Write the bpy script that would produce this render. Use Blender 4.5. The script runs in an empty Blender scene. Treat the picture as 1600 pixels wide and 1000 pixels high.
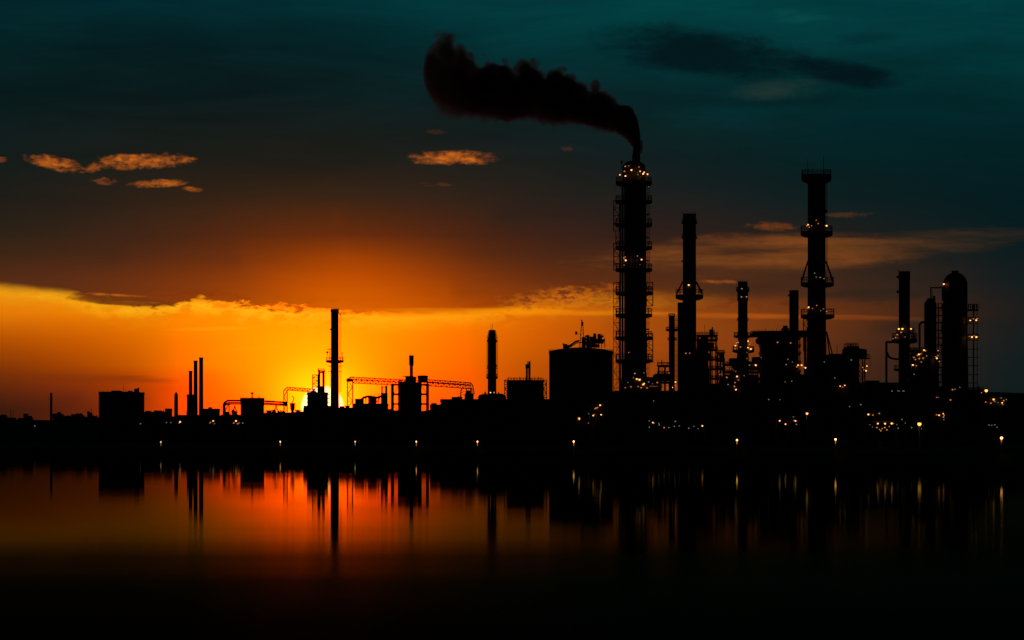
import bpy, math, random
from mathutils import Vector
sc = bpy.context.scene
col = sc.collection
PI = math.pi
FP = 7350.0            # focal length in photograph pixels
CAMH = 4.0             # camera height above the water, metres
HOR = 684.0            # row of the horizon
# ------------------------------------------------------------------ camera
cd = bpy.data.cameras.new('camera'); cam = bpy.data.objects.new('camera', cd); col.objects.link(cam)
cam.location = (0, 0, CAMH); cam.rotation_euler = (PI/2, 0, 0)
cd.sensor_width = 36.0; cd.lens = 36.0*FP/1600.0; cd.shift_y = (HOR-500)/1600.0
cd.clip_start = 1.0; cd.clip_end = 60000.0
sc.camera = cam
# ------------------------------------------------------------------ exposure and sampling
sc.view_settings.view_transform = 'Standard'; sc.view_settings.look = 'None'
sc.view_settings.exposure = 0.0; sc.view_settings.gamma = 1.0
sc.cycles.use_denoising = True
sc.cycles.max_bounces = 6; sc.cycles.diffuse_bounces = 2; sc.cycles.glossy_bounces = 3
sc.cycles.volume_bounces = 1; sc.cycles.volume_step_rate = 1.0; sc.cycles.volume_max_steps = 256
sc.cycles.sample_clamp_indirect = 6.0

def lin(c):
    f = lambda v: (v/255.0/12.92) if v/255.0 <= .04045 else ((v/255.0+.055)/1.055)**2.4
    return (f(c[0]), f(c[1]), f(c[2]), 1.0)

class NT:
    """small helper to wire node trees"""
    def __init__(s, nt):
        s.nt = nt; nt.nodes.clear()
    def n(s, kind, **props):
        nd = s.nt.nodes.new(kind)
        for k, v in props.items(): setattr(nd, k, v)
        return nd
    def put(s, sock, v):
        if isinstance(v, bpy.types.NodeSocket): s.nt.links.new(v, sock)
        else: sock.default_value = v
    def m(s, op, a, b=0.0, c=0.0, clamp=False):
        nd = s.n('ShaderNodeMath', operation=op, use_clamp=clamp)
        s.put(nd.inputs[0], a); s.put(nd.inputs[1], b); s.put(nd.inputs[2], c)
        return nd.outputs[0]
    def mr(s, v, a, b, c=0.0, d=1.0, smooth=False):
        nd = s.n('ShaderNodeMapRange', interpolation_type='SMOOTHSTEP' if smooth else 'LINEAR')
        nd.clamp = True
        for i, q in enumerate((v, a, b, c, d)): s.put(nd.inputs[i], q)
        return nd.outputs[0]
    def mix(s, f, a, b, blend='MIX'):
        nd = s.n('ShaderNodeMix', data_type='RGBA', blend_type=blend)
        s.put(nd.inputs[0], f); s.put(nd.inputs[6], a); s.put(nd.inputs[7], b)
        return nd.outputs[2]
    def xyz(s, x, y, z=0.0):
        nd = s.n('ShaderNodeCombineXYZ')
        s.put(nd.inputs[0], x); s.put(nd.inputs[1], y); s.put(nd.inputs[2], z)
        return nd.outputs[0]
    def noise(s, vec, scale, detail=5, rough=.55, dist=0.0):
        nd = s.n('ShaderNodeTexNoise')
        s.put(nd.inputs['Vector'], vec); nd.inputs['Scale'].default_value = scale
        nd.inputs['Detail'].default_value = detail; nd.inputs['Roughness'].default_value = rough
        nd.inputs['Distortion'].default_value = dist
        return nd.outputs[0]
    def ramp(s, f, stops, interp='B_SPLINE'):
        nd = s.n('ShaderNodeValToRGB'); cr = nd.color_ramp; cr.interpolation = interp
        els = cr.elements
        while len(els) < len(stops): els.new(.5)
        for e, (p, c) in zip(els, stops): e.position = p; e.color = c
        s.put(nd.inputs[0], f); return nd.outputs[0]
    def curve(s, f, pts):
        nd = s.n('ShaderNodeFloatCurve'); cv = nd.mapping.curves[0]
        while len(cv.points) < len(pts): cv.points.new(.5, .5)
        for p, (x, y) in zip(cv.points, pts): p.location = (x, y); p.handle_type = 'AUTO'
        nd.mapping.use_clip = False; nd.mapping.update(); s.put(nd.inputs[1], f); return nd.outputs[0]

# ------------------------------------------------------------------ sky: azimuth u and elevation v of the direction, in units of 1/7350 radian
SUNX, SUNY = 504.0, 636.0
w = bpy.data.worlds.new('World'); sc.world = w; w.use_nodes = True
S = NT(w.node_tree)
tc = S.n('ShaderNodeTexCoord').outputs['Generated']
sp = S.n('ShaderNodeSeparateXYZ'); S.put(sp.inputs[0], tc)
az = S.m('ARCTAN2', sp.outputs[0], sp.outputs[1]); el = S.m('ARCSINE', sp.outputs[2])
u = S.m('MULTIPLY_ADD', az, FP, 800.0)
v = S.m('MULTIPLY_ADD', el, -FP, HOR)
# soft large wander of the gradients
wv = S.xyz(S.m('MULTIPLY', u, .0022), S.m('MULTIPLY', v, .006))
wn = S.noise(wv, 1.0, 3, .5)
vw = S.m('ADD', v, S.m('MULTIPLY', S.m('SUBTRACT', wn, .5), 34.0))
uw = S.m('ADD', u, S.m('MULTIPLY', S.m('SUBTRACT', wn, .5), 60.0))
tu = S.mr(uw, -200, 1800)
def dense(rows):
    def at(st, x):
        if x <= st[0][0]: return st[0][1]
        for (a, ca), (b, cb) in zip(st, st[1:]):
            if x <= b: return tuple(ca[i]+(cb[i]-ca[i])*(x-a)/(b-a) for i in range(3))
        return st[-1][1]
    out = []
    for (ya, sa), (yb, sb) in zip(rows, rows[1:]):
        xs = sorted(set([q[0] for q in sa]+[q[0] for q in sb]))
        out += [(ya, sa), ((ya+yb)/2, [(x, tuple((at(sa, x)[i]+at(sb, x)[i])/2 for i in range(3))) for x in xs])]
    return out+[rows[-1]]
def field(rows, vv):
    out = None; py = None; rows = dense(rows)
    for y, stops in rows:
        c = S.ramp(tu, [((x+200)/2000.0, lin(k)) for x, k in stops])
        out = c if out is None else S.mix(S.mr(vv, py, y), out, c)
        py = y
    return out

upper = field([
 (5,   [(0,(0,36,41)),(400,(0,43,48)),(800,(0,58,61)),(1200,(0,66,68)),(1600,(0,57,61))]),
 (70,  [(0,(2,36,39)),(300,(3,32,36)),(560,(2,36,40)),(800,(0,54,57)),(1200,(2,58,60)),(1600,(0,56,59))]),
 (150, [(0,(6,28,30)),(400,(10,27,29)),(700,(10,32,34)),(1000,(4,38,41)),(1300,(0,42,45)),(1600,(0,44,46))]),
 (250, [(0,(16,28,26)),(200,(25,28,24)),(480,(34,30,23)),(800,(25,29,27)),(1000,(16,31,32)),(1250,(3,33,36)),(1600,(0,32,36))]),
 (310, [(0,(26,28,24)),(200,(42,32,22)),(520,(64,36,19)),(800,(38,32,26)),(1000,(30,30,28)),(1250,(12,30,31)),(1600,(0,28,33))]),
 (370, [(0,(42,33,22)),(200,(62,36,22)),(360,(86,40,17)),(540,(114,46,9)),(760,(64,34,21)),(1000,(50,32,26)),(1250,(34,29,26)),(1450,(18,28,28)),(1600,(3,27,31))]),
 (430, [(0,(78,42,22)),(180,(88,42,20)),(380,(138,56,8)),(550,(204,80,0)),(700,(132,54,8)),(860,(90,42,18)),(1060,(82,44,24)),(1300,(58,38,26)),(1500,(28,30,28)),(1600,(14,28,30))]),
 (482, [(0,(95,48,20)),(180,(105,48,18)),(380,(176,70,2)),(550,(232,100,0)),(720,(184,74,2)),(860,(128,56,12)),(1060,(110,54,20)),(1300,(66,40,24)),(1500,(30,30,27)),(1600,(14,28,30))]),
 ], vw)
lower = field([
 (440, [(0,(228,130,18)),(200,(236,130,8)),(400,(250,150,2)),(520,(255,168,0)),(700,(244,132,4)),(850,(206,100,12)),(950,(170,80,16)),(1100,(110,56,22)),(1400,(62,38,24)),(1600,(16,28,28))]),
 (490, [(0,(226,122,8)),(200,(238,122,0)),(350,(252,142,0)),(500,(255,162,0)),(700,(250,132,0)),(850,(218,100,4)),(950,(180,84,10)),(1100,(138,64,16)),(1400,(62,36,22)),(1600,(12,26,28))]),
 (530, [(0,(172,78,4)),(200,(216,96,0)),(350,(253,140,0)),(500,(255,172,0)),(650,(255,128,0)),(800,(222,98,0)),(930,(178,78,8)),(1100,(146,66,14)),(1350,(58,36,24)),(1600,(5,27,30))]),
 (570, [(0,(122,50,5)),(200,(188,75,0)),(350,(252,134,0)),(500,(255,168,0)),(650,(255,118,0)),(800,(196,84,0)),(930,(158,70,10)),(1100,(134,60,16)),(1350,(46,32,22)),(1600,(2,28,31))]),
 (605, [(0,(88,36,12)),(140,(132,46,10)),(240,(178,62,0)),(330,(246,94,0)),(430,(255,150,0)),(510,(255,176,0)),(600,(255,124,0)),(720,(232,88,0)),(850,(180,76,2)),(1100,(128,56,16)),(1350,(42,30,22)),(1600,(2,27,30))]),
 (640, [(0,(50,24,12)),(120,(84,30,14)),(220,(150,52,4)),(330,(244,84,0)),(430,(255,128,0)),(510,(255,150,0)),(600,(255,96,0)),(720,(214,76,0)),(850,(160,68,4)),(1100,(118,52,14)),(1350,(38,28,20)),(1600,(2,25,28))]),
 ], v)
# faint uneven layers of high cloud through the upper sky
lay = S.noise(S.xyz(S.m('MULTIPLY', u, .0026), S.m('MULTIPLY', v, .017), 11.0), 1.0, 6, .62, .5)
lk = S.mr(lay, .3, .7, .66, 1.12)
upper = S.mix(S.mr(v, 330, 140, .25, 1.0), upper, S.mix(1.0, upper, S.xyz(lk, lk, lk), 'MULTIPLY'))
# a slow even glow round the low sun
du = S.m('SUBTRACT', u, SUNX); dv = S.m('SUBTRACT', v, SUNY)
r2 = S.m('ADD', S.m('MULTIPLY', du, du), S.m('MULTIPLY', dv, dv)); rs = S.m('SQRT', r2)
def gauss(q2, sig): return S.m('EXPONENT', S.m('MULTIPLY', q2, -1.0/(2*sig*sig)))
# shared cloud noises, stretched along the horizon
nA = S.noise(S.xyz(S.m('MULTIPLY', u, .030), S.m('MULTIPLY', v, .075)), 1.0, 8, .62, .4)
nB = S.noise(S.xyz(S.m('MULTIPLY', u, .011), S.m('MULTIPLY', v, .034), 7.3), 1.0, 6, .58, .3)
nC = S.noise(S.xyz(S.m('MULTIPLY', u, .0042), S.m('MULTIPLY', v, .036), 3.1), 1.0, 6, .6, .2)
# ragged lower edge of the cloud deck
ye = S.curve(S.mr(u, -100, 1700), [((x+100)/1800., (y-400)/200.) for x, y in
     [(-100,441),(0,451),(60,456),(105,460),(150,470),(200,477),(255,479),(295,471),(340,472),(400,478),(520,487),(600,491),(700,489),(770,484),(850,470),(950,462),(1100,462),(1700,462)]])
ye = S.m('MULTIPLY_ADD', ye, 200.0, 400.0)
rag = S.m('MULTIPLY', S.m('SUBTRACT', nA, .5), S.curve(S.mr(u, 0, 1600), [(0,.05),(.06,.1),(.09,.5),(.14,.6),(.33,.7),(.4,.12),(.46,.16),(.5,.6),(.58,.9),(.66,.3),(.8,.05),(1,.02)]))
edge = S.m('SUBTRACT', v, S.m('ADD', ye, S.m('MULTIPLY', rag, 78.0)))
soft = S.curve(S.mr(u, 0, 1600), [(0,.35),(.08,.22),(.12,.1),(.33,.12),(.45,.16),(.6,.3),(1,1)])
band = S.mr(S.m('DIVIDE', edge, S.m('MULTIPLY_ADD', soft, 30.0, 2.0)), -1, 1, 0, 1, True)
c = S.mix(band, upper, lower)
# brighter rim of light under the deck, fading away downwards
rim = S.m('MULTIPLY', S.m('MULTIPLY', band, gauss(S.m('MULTIPLY', edge, edge), 13.0)), S.m('MULTIPLY', S.mr(u, 900, 520, .25, 1), S.mr(u, 1150, 950)))
rim = S.m('MULTIPLY', rim, S.mr(nB, .3, .62, .35, 1.0))
c = S.mix(S.m('MULTIPLY', rim, .75), c, lin((255,190,26)))
# streaks of thin cloud in the bright band
st = S.mr(nC, .56, .72, 0, 1, True)
c = S.mix(S.m('MULTIPLY', S.m('MULTIPLY', st, band), S.mr(v, 600, 500, 0, .30)), c, S.mix(1.0, c, (1.30,1.28,1.3,1), 'MULTIPLY'))
puff = S.m('MULTIPLY', S.m('MULTIPLY', S.mr(nA, .52, .40, 0, 1, True), gauss(S.m('MULTIPLY', S.m('SUBTRACT', edge, 6.0), S.m('SUBTRACT', edge, 6.0)), 11.0)), S.curve(S.mr(u, 0, 1600), [(0,.1),(.1,.2),(.17,.7),(.32,.7),(.38,.1),(.44,.15),(.5,.7),(.62,.7),(1,0)]))
c = S.mix(S.m('MULTIPLY', puff, .75), c, S.mix(1.0, c, (.62,.46,.5,1), 'MULTIPLY'))
nD = S.noise(S.xyz(S.m('MULTIPLY', u, .07), S.m('MULTIPLY', v, .15), 5.0), 1.0, 6, .6, .3)
nF = S.m('MULTIPLY_ADD', nD, .45, S.m('MULTIPLY', nA, .55))
nE = S.m('MULTIPLY_ADD', nB, .6, S.m('MULTIPLY', nF, .4))
def cloud(c, cx, cy, rx, ry, colr, k=1.0, amp=1.6, nz=None, tilt=0.0, soft=.5, off=1.08):
    a = S.m('MULTIPLY', S.m('SUBTRACT', u, cx), 1.0/rx)
    vv = S.m('SUBTRACT', v, cy)
    if tilt: vv = S.m('SUBTRACT', vv, S.m('MULTIPLY', S.m('SUBTRACT', u, cx), tilt))
    b = S.m('MULTIPLY', vv, 1.0/ry)
    d = S.m('ADD', S.m('MULTIPLY', a, a), S.m('MULTIPLY', b, b))
    d = S.m('ADD', S.m('SUBTRACT', off, d), S.m('MULTIPLY', S.m('SUBTRACT', nz if nz is not None else nA, .5), amp*3.2))
    f = S.mr(d, 0, soft*2, 0, k, True)
    return S.mix(f, c, colr)
OR = S.mix(S.mr(S.m('MULTIPLY', S.m('ADD', nD, nA), .5), .38, .60, 0, 1), lin((128,64,26)), lin((208,106,27)))
OR2 = S.mix(S.mr(nA, .38, .6, 0, 1), lin((84,44,24)), lin((130,66,26)))
for q in [(88,257,46,12,OR,.92,1.0,nF,.16,.75,1.15),(150,263,26,9,OR,.7,1.2,nF,-.2,.8,1.0),(222,254,84,13,OR,.95,1.1,nF,-.04,.75,1.15),(165,285,22,6,OR2,.7,1.8),(250,288,50,7,OR,.85,1.2,nF,-.05,.8,1.05),
          (302,297,18,5,OR,.7,1.3,nF,.1,.8,1.0),(4,253,14,5,OR2,.8),(708,247,74,12,OR,.97,1.0,nF,.0,.75,1.15),(676,207,20,4,OR2,.14,2.0),(680,288,32,4,OR2,.22,2.0),
          (880,233,14,4,OR2,.16,2.0)]:
    c = cloud(c, *q)
c = cloud(c, 1100,84,140,34, lin((0,22,27)), .95, 1.5, nE, .10, 1.0, 2.05)
c = cloud(c, 1318,116,72,18, lin((0,20,26)), .95, 1.5, nE, .14, 1.0, 2.0)
c = cloud(c, 1330,66,66,12, lin((0,34,40)), .55, 1.6, nB, -.05, .8)
c = cloud(c, 1225,141,84,16, lin((42,60,52)), .6, 1.8, nE, -.03, 1.3, 1.3)
c = cloud(c, 1270,26,60,16, lin((10,80,74)), .5, 1.6, nB, 0, .9)
c = cloud(c, 1150,180,200,28, lin((0,50,54)), .5, 1.6, nC, 0, 1.0)
c = cloud(c, 70,42,90,30, lin((2,48,50)), .5, 1.6, nC, 0, 1.0)
BAND = S.mix(S.mr(nC, .35, .65, 0, 1), lin((72,42,24)), lin((132,72,28)))
c = cloud(c, 1180,400,230,30, BAND, .85, 1.2, S.m('MULTIPLY_ADD', nF, .35, S.m('MULTIPLY', nC, .65)), -.03, 1.0, 1.7)
c = cloud(c, 1450,382,170,26, S.mix(S.mr(nC, .35, .65, 0, 1), lin((34,34,26)), lin((76,50,29))), .6, 1.2, nC, -.06, .9)
c = cloud(c, 1206,355,42,9, lin((128,64,22)), .75, 1.6, nF, .03, 1.0, 1.1)
c = cloud(c, 1320,337,46,5, lin((78,48,26)), .7, 1.8, nA, 0, .8)
c = cloud(c, 1120,441,34,4, lin((156,78,20)), .7, 1.8, nA, 0, .7)
c = cloud(c, 1190,455,110,16, lin((58,38,26)), .7, 1.3, nC, 0, .8)
c = cloud(c, 1380,462,150,14, lin((34,32,27)), .6, 1.4, nC, 0, .9)
c = cloud(c, 1200,494,230,6, lin((186,88,16)), .7, 1.2, nC, .012, .8)
c = cloud(c, 1400,498,160,5, lin((96,48,20)), .6, 1.4, nC, .01, .8)
c = cloud(c, 880,462,110,16, S.mix(S.mr(nD, .40, .58, 0, 1), lin((112,52,22)), lin((214,108,16))), .8, 1.2, nA, -.10, .8, 1.2)
c = cloud(c, 800,487,230,6, lin((255,150,6)), .6, .8, nC, .01, .8, 1.2)
c = cloud(c, 190,471,84,8, lin((112,54,14)), .92, .35, nA, .06, .35, 1.2)
c = cloud(c, 185,462,56,2.6, lin((206,104,20)), .7, 1.0, nA, .05, .6, 1.0)
c = cloud(c, 215,473,50,2.2, lin((170,80,16)), .5, 1.2, nA, .03, .6, .9)
c = cloud(c, 340,513,90,4, lin((255,164,10)), .45, 1.5, nC, -.03, .8)
c = cloud(c, 36,561,60,5, lin((156,66,4)), .5, 1.6, nC, 0, .8)
c = cloud(c, 150,592,150,9, lin((104,38,12)), .55, 1.6, nC, .02, 1.0)
# sun: hazy glow and the disc itself
c = S.mix(S.m('MULTIPLY', gauss(r2, 90.0), .12), c, lin((255,196,4)))
c = S.mix(S.m('MULTIPLY', gauss(r2, 42.0), .5), c, lin((255,216,20)))
# the sky round the sun is brighter than a display can show: extra red light there
c = S.mix(1.0, c, S.xyz(S.m('MULTIPLY', S.m('MULTIPLY', band, gauss(r2, 86.0)), 11.0), S.m('MULTIPLY', S.m('MULTIPLY', band, gauss(r2, 50.0)), .34), 0.0), 'ADD')
disc = S.mr(rs, 29.0, 35.0, 1, 0, True)
c = S.mix(disc, c, (6.0,1.7,.62,1))
# away from the sunset the evening sky is dark: high up, and round behind
hi = S.mr(v, -60, -1100, 1, .05, True)
side = S.mr(S.m('ABSOLUTE', S.m('SUBTRACT', u, 800.0)), 900, 3200, 1, .05, True)
c = S.mix(S.m('MULTIPLY', hi, side), (.00015,.0006,.0009,1), c)
bg = S.n('ShaderNodeBackground'); S.put(bg.inputs[0], c)
# the dome beyond the sunset: a physical dusk sky, very dim
nis = S.n('ShaderNodeTexSky', sky_type='NISHITA'); nis.sun_disc = False
SUN_EL = math.atan((HOR-SUNY)/FP); SUN_AZ = math.atan((SUNX-800)/FP)
nis.sun_elevation = SUN_EL; nis.sun_rotation = SUN_AZ
bg2 = S.n('ShaderNodeBackground'); S.put(bg2.inputs[0], nis.outputs[0]); bg2.inputs[1].default_value = 0.00008
ad = S.n('ShaderNodeAddShader'); S.put(ad.inputs[0], bg.outputs[0]); S.put(ad.inputs[1], bg2.outputs[0])
S.put(S.n('ShaderNodeOutputWorld').inputs[0], ad.outputs[0])
# ------------------------------------------------------------------ sun lamp, dimmed by the haze at the horizon
sl = bpy.data.lights.new('sun', 'SUN'); sl.energy = 0.0004; sl.angle = math.radians(.53); sl.color = (1, .6, .25)
so = bpy.data.objects.new('sun', sl); col.objects.link(so)
sd = Vector((math.sin(SUN_AZ)*math.cos(SUN_EL), math.cos(SUN_AZ)*math.cos(SUN_EL), math.sin(SUN_EL)))
so.rotation_euler = sd.to_track_quat('Z', 'Y').to_euler(); so.location = (-60, 900, 60)
# ------------------------------------------------------------------ materials
def mat(name, colr, rough=.7, metal=0.0, var=.35, scale=.6, streak=False):
    m = bpy.data.materials.new(name); m.use_nodes = True; t = NT(m.node_tree)
    b = t.n('ShaderNodeBsdfPrincipled'); o = t.n('ShaderNodeOutputMaterial'); t.put(o.inputs[0], b.outputs[0])
    oc = t.n('ShaderNodeTexCoord').outputs['Object']
    if streak:
        mp = t.n('ShaderNodeMapping'); t.put(mp.inputs[0], oc); mp.inputs['Scale'].default_value = (1, 1, .12); oc = mp.outputs[0]
    nz = t.noise(oc, scale, 6, .6)
    k = t.mr(nz, .3, .7)
    lo = tuple(q*(1-var) for q in colr)+(1,); hi = tuple(min(1, q*(1+var)) for q in colr)+(1,)
    t.put(b.inputs['Base Color'], t.mix(k, lo, hi))
    t.put(b.inputs['Roughness'], t.mr(nz, .3, .7, rough*.85, min(1, rough*1.1)))
    b.inputs['Metallic'].default_value = metal
    return m
def glow(name, colr, k, body=(.05,.05,.05)):
    m = bpy.data.materials.new(name); m.use_nodes = True; t = NT(m.node_tree)
    e = t.n('ShaderNodeEmission'); o = t.n('ShaderNodeOutputMaterial'); t.put(o.inputs[0], e.outputs[0])
    e.inputs[0].default_value = colr+(1,); e.inputs[1].default_value = k
    return m
STEEL = mat('painted_steel', (.17,.165,.16), .6, .2)
RUST = mat('weathered_steel', (.18,.12,.08), .8)
CONC = mat('stained_concrete', (.13,.125,.118), .85, 0, .3, .25, True)
SHELL = mat('insulated_shell', (.18,.18,.175), .55, .3, .25, .4, True)
TANK = mat('tank_plate', (.11,.11,.105), .6, .1, .3, .3, True)
BRICK = mat('sooty_cladding', (.085,.075,.068), .85, 0, .3, .3)
GROUND = mat('packed_earth', (.045,.04,.034), .95, 0, .4, .08)
POLE = mat('galvanised_post', (.55,.53,.50), .8, 0, .15, 2)
ROOFM = mat('roof_sheet', (.07,.07,.07), .7)
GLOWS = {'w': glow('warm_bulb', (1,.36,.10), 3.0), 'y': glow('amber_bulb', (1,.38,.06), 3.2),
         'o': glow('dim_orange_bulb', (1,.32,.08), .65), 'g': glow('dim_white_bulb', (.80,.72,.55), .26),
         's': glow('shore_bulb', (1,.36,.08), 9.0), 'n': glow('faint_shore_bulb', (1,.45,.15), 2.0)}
# ------------------------------------------------------------------ mesh building
class MB:
    def __init__(s): s.v = []; s.f = []; s.mi = []; s.k = 0
    def _f(s, *fs):
        for f in fs: s.f.append(f); s.mi.append(s.k)
    def box(s, x0, x1, y0, y1, z0, z1):
        n = len(s.v)
        s.v += [(x0,y0,z0),(x1,y0,z0),(x1,y1,z0),(x0,y1,z0),(x0,y0,z1),(x1,y0,z1),(x1,y1,z1),(x0,y1,z1)]
        s._f((n,n+3,n+2,n+1),(n+4,n+5,n+6,n+7),(n,n+1,n+5,n+4),(n+1,n+2,n+6,n+5),(n+2,n+3,n+7,n+6),(n+3,n,n+4,n+7)); return s
    def tube(s, a, b, r0, r1=None, n=6):
        r1 = r0 if r1 is None else r1
        a = Vector(a); b = Vector(b); d = (b-a)
        if d.length < 1e-6: return s
        d.normalize(); h = Vector((0,0,1)) if abs(d.z) < .9 else Vector((1,0,0))
        p = d.cross(h).normalized(); q = d.cross(p)
        i = len(s.v)
        for c, r in ((a, r0), (b, r1)):
            for k in range(n):
                t = 2*PI*(k+.5)/n; s.v.append(tuple(c+p*(r*math.cos(t))+q*(r*math.sin(t))))
        for k in range(n):
            l = (k+1) % n; s._f((i+k, i+l, i+n+l, i+n+k))
        s._f(tuple(i+k for k in range(n))[::-1], tuple(i+n+k for k in range(n))); return s
    def path(s, pts, r, n=8):
        for a, b in zip(pts, pts[1:]): s.tube(a, b, r, r, n)
        for p in pts[1:-1]: s.ball(p, r*1.02, 8, 4)
        return s
    def lathe(s, cx, cy, prof, n=28):
        i = len(s.v)
        for r, z in prof:
            for k in range(n):
                t = 2*PI*k/n; s.v.append((cx+r*math.cos(t), cy+r*math.sin(t), z))
        for j in range(len(prof)-1):
            for k in range(n):
                l = (k+1) % n; s._f((i+j*n+k, i+j*n+l, i+(j+1)*n+l, i+(j+1)*n+k))
        s._f(tuple(i+k for k in range(n))[::-1]); j = len(prof)-1
        s._f(tuple(i+j*n+k for k in range(n))); return s
    def ball(s, c, r, n=8, m=5):
        pr = [(max(r*math.sin(PI*j/m), r*.02), c[2]-r*math.cos(PI*j/m)) for j in range(m+1)]
        return s.lathe(c[0], c[1], pr, n)
    def hoop(s, cx, cy, z, R, r, n=24, a0=0.0, a1=2*PI):
        full = a1-a0 > 6.2; m = n if full else max(3, int(n*(a1-a0)/(2*PI)))
        pts = [(cx+R*math.cos(a0+(a1-a0)*k/m), cy+R*math.sin(a0+(a1-a0)*k/m), z) for k in range(m+1)]
        for a, b in zip(pts, pts[1:]): s.tube(a, b, r, r, 4)
        return s
    def build(s, name, m, parent=None, mats=None):
        me = bpy.data.meshes.new(name)
        off = Vector((0,0,0)); p = parent
        while p is not None: off += Vector(p.location); p = p.parent
        me.from_pydata([(x-off.x, y-off.y, z-off.z) for x, y, z in s.v], [], s.f)
        for q in (mats or [m]): me.materials.append(q)
        if mats: me.polygons.foreach_set('material_index', s.mi)
        me.update()
        o = bpy.data.objects.new(name, me); col.objects.link(o)
        if parent: o.parent = parent
        return o
def tag(o, label=None, cat=None, group=None, kind=None):
    for k, q in (('label', label), ('category', cat), ('group', group), ('kind', kind)):
        if q: o[k] = q
    return o
def thing(name, label, cat, loc, group=None):
    o = bpy.data.objects.new(name, None); o.empty_display_size = 1; col.objects.link(o); o.location = loc
    return tag(o, label, cat, group)
GZ = 1.5
class SC:
    """rows and columns of the photograph at a chosen distance, turned into metres"""
    def __init__(s, D): s.D = D; s.s = D/FP
    def x(s, p): return (p-800)*s.s
    def z(s, p): return CAMH+(HOR-p)*s.s
    def m(s, p): return p*s.s
def root(name, label, cat, D, px, group=None):
    s = SC(D); return thing(name, label, cat, (s.x(px), D, GZ), group), s
# ------------------------------------------------------------------ setting: water, ground, far ridge
shore = [(-3000,700),(-900,703.5),(-200,706.5),(100,708.5),(251,710),(438,711),(555,711.5),(650,713),(746,714),(896,717),(1151,720),(1305,723),(1565,728),(1900,735),(2600,752),(4200,790)]
def shoreD(py): return 4.0*FP/(py-HOR)
b = MB(); b.v = [(-4000,-60,0),(4000,-60,0),(4000,2600,0),(-4000,2600,0)]; b._f((0,1,2,3))
WM = bpy.data.materials.new('calm_water'); WM.use_nodes = True; t = NT(WM.node_tree)
gl = t.n('ShaderNodeBsdfGlossy', distribution='BECKMANN'); gl.inputs['Roughness'].default_value = .055; gl.inputs[0].default_value = (.36,.46,.20,1)
df = t.n('ShaderNodeBsdfDiffuse'); df.inputs[0].default_value = (.002,.004,.005,1)
fr = t.n('ShaderNodeFresnel'); fr.inputs[0].default_value = WATER_IOR if 'WATER_IOR' in globals() else 1.0014
oc = t.n('ShaderNodeTexCoord').outputs['Object']
mp = t.n('ShaderNodeMapping'); t.put(mp.inputs[0], oc); mp.inputs['Scale'].default_value = (.012,.03,1)
rz = t.noise(mp.outputs[0], 1.0, 4, .55)
wsp = t.n('ShaderNodeSeparateXYZ'); t.put(wsp.inputs[0], oc)
# calm under the far bank, ruffled by the breeze in the open water nearer the viewer
near = t.m('DIVIDE', 100.0, t.m('MAXIMUM', wsp.outputs[1], 20.0))
ruf = t.curve(t.mr(near, 0, 1.5), [(0,.026),(.13,.028),(.2,.032),(.26,.040),(.32,.060),(.38,.10),(.43,.15),(.49,.20),(.6,.28),(.8,.45),(1,.6)])
t.put(gl.inputs['Roughness'], t.m('MULTIPLY', ruf, t.mr(rz, .3, .7, .85, 1.15)))
mx = t.n('ShaderNodeMixShader'); t.put(mx.inputs[0], fr.outputs[0]); t.put(mx.inputs[1], df.outputs[0]); t.put(mx.inputs[2], gl.outputs[0])
t.put(t.n('ShaderNodeOutputMaterial').inputs[0], mx.outputs[0])
tag(b.build('water', WM), kind='structure')
b = MB(); rws = []
rnd = random.Random(5)
fine = []
for (a, pa), (c2, pc) in zip(shore, shore[1:]):
    for k in range(12): fine.append((a+(c2-a)*k/12, pa+(pc-pa)*k/12))
fine.append(shore[-1])
for px, py in fine:
    D = shoreD(py); x = (px-800)/FP*D; j = rnd.uniform(-1.2, 1.2)
    b.v += [(x, D-5+j, -.6), (x, D+j, .15), (x, D+4+j, .8+rnd.uniform(-.15,.15)), (x, D+9, GZ), (x*1.2, D+400, GZ), (x*9, 9000, GZ), (x*26, 26000, GZ)]
for i in range(len(fine)-1):
    for j in range(6):
        q = i*7+j; b._f((q, q+7, q+8, q+1))
tag(b.build('ground', GROUND), kind='structure')
def ridge(name, pts, D, depth, seed, amp):
    s = SC(D); b = MB(); r = random.Random(seed); P = []
    for (a, pa), (c2, pc) in zip(pts, pts[1:]):
        n = max(2, int((c2-a)/14))
        for k in range(n): P.append((a+(c2-a)*k/n, pa+(pc-pa)*k/n))
    P.append(pts[-1])
    for px, py in P:
        z = s.z(py)+r.uniform(-amp, amp)*s.s; x = s.x(px)
        b.v += [(x, D-depth*.8, GZ-1), (x, D-depth*.35, GZ+(z-GZ)*.55), (x, D, z), (x, D+depth*.5, GZ+(z-GZ)*.6), (x, D+depth, GZ-1)]
    for i in range(len(P)-1):
        for j in range(4):
            q = i*5+j; b._f((q, q+5, q+6, q+1))
    return tag(b.build(name, GROUND), kind='structure')
ridge('hills', [(-1500,660),(-300,655),(0,653),(22,655),(60,656.5),(150,656),(225,654.5),(300,652),(420,646),(470,643),(560,641),(640,644),(700,638),(800,630),(950,622),
                (1100,612),(1290,604),(1345,603),(1400,605),(1460,610),(1500,612.5),(1560,613),(1600,614),(1800,620),(2600,650)], 2650, 230, 3, .35)
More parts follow.
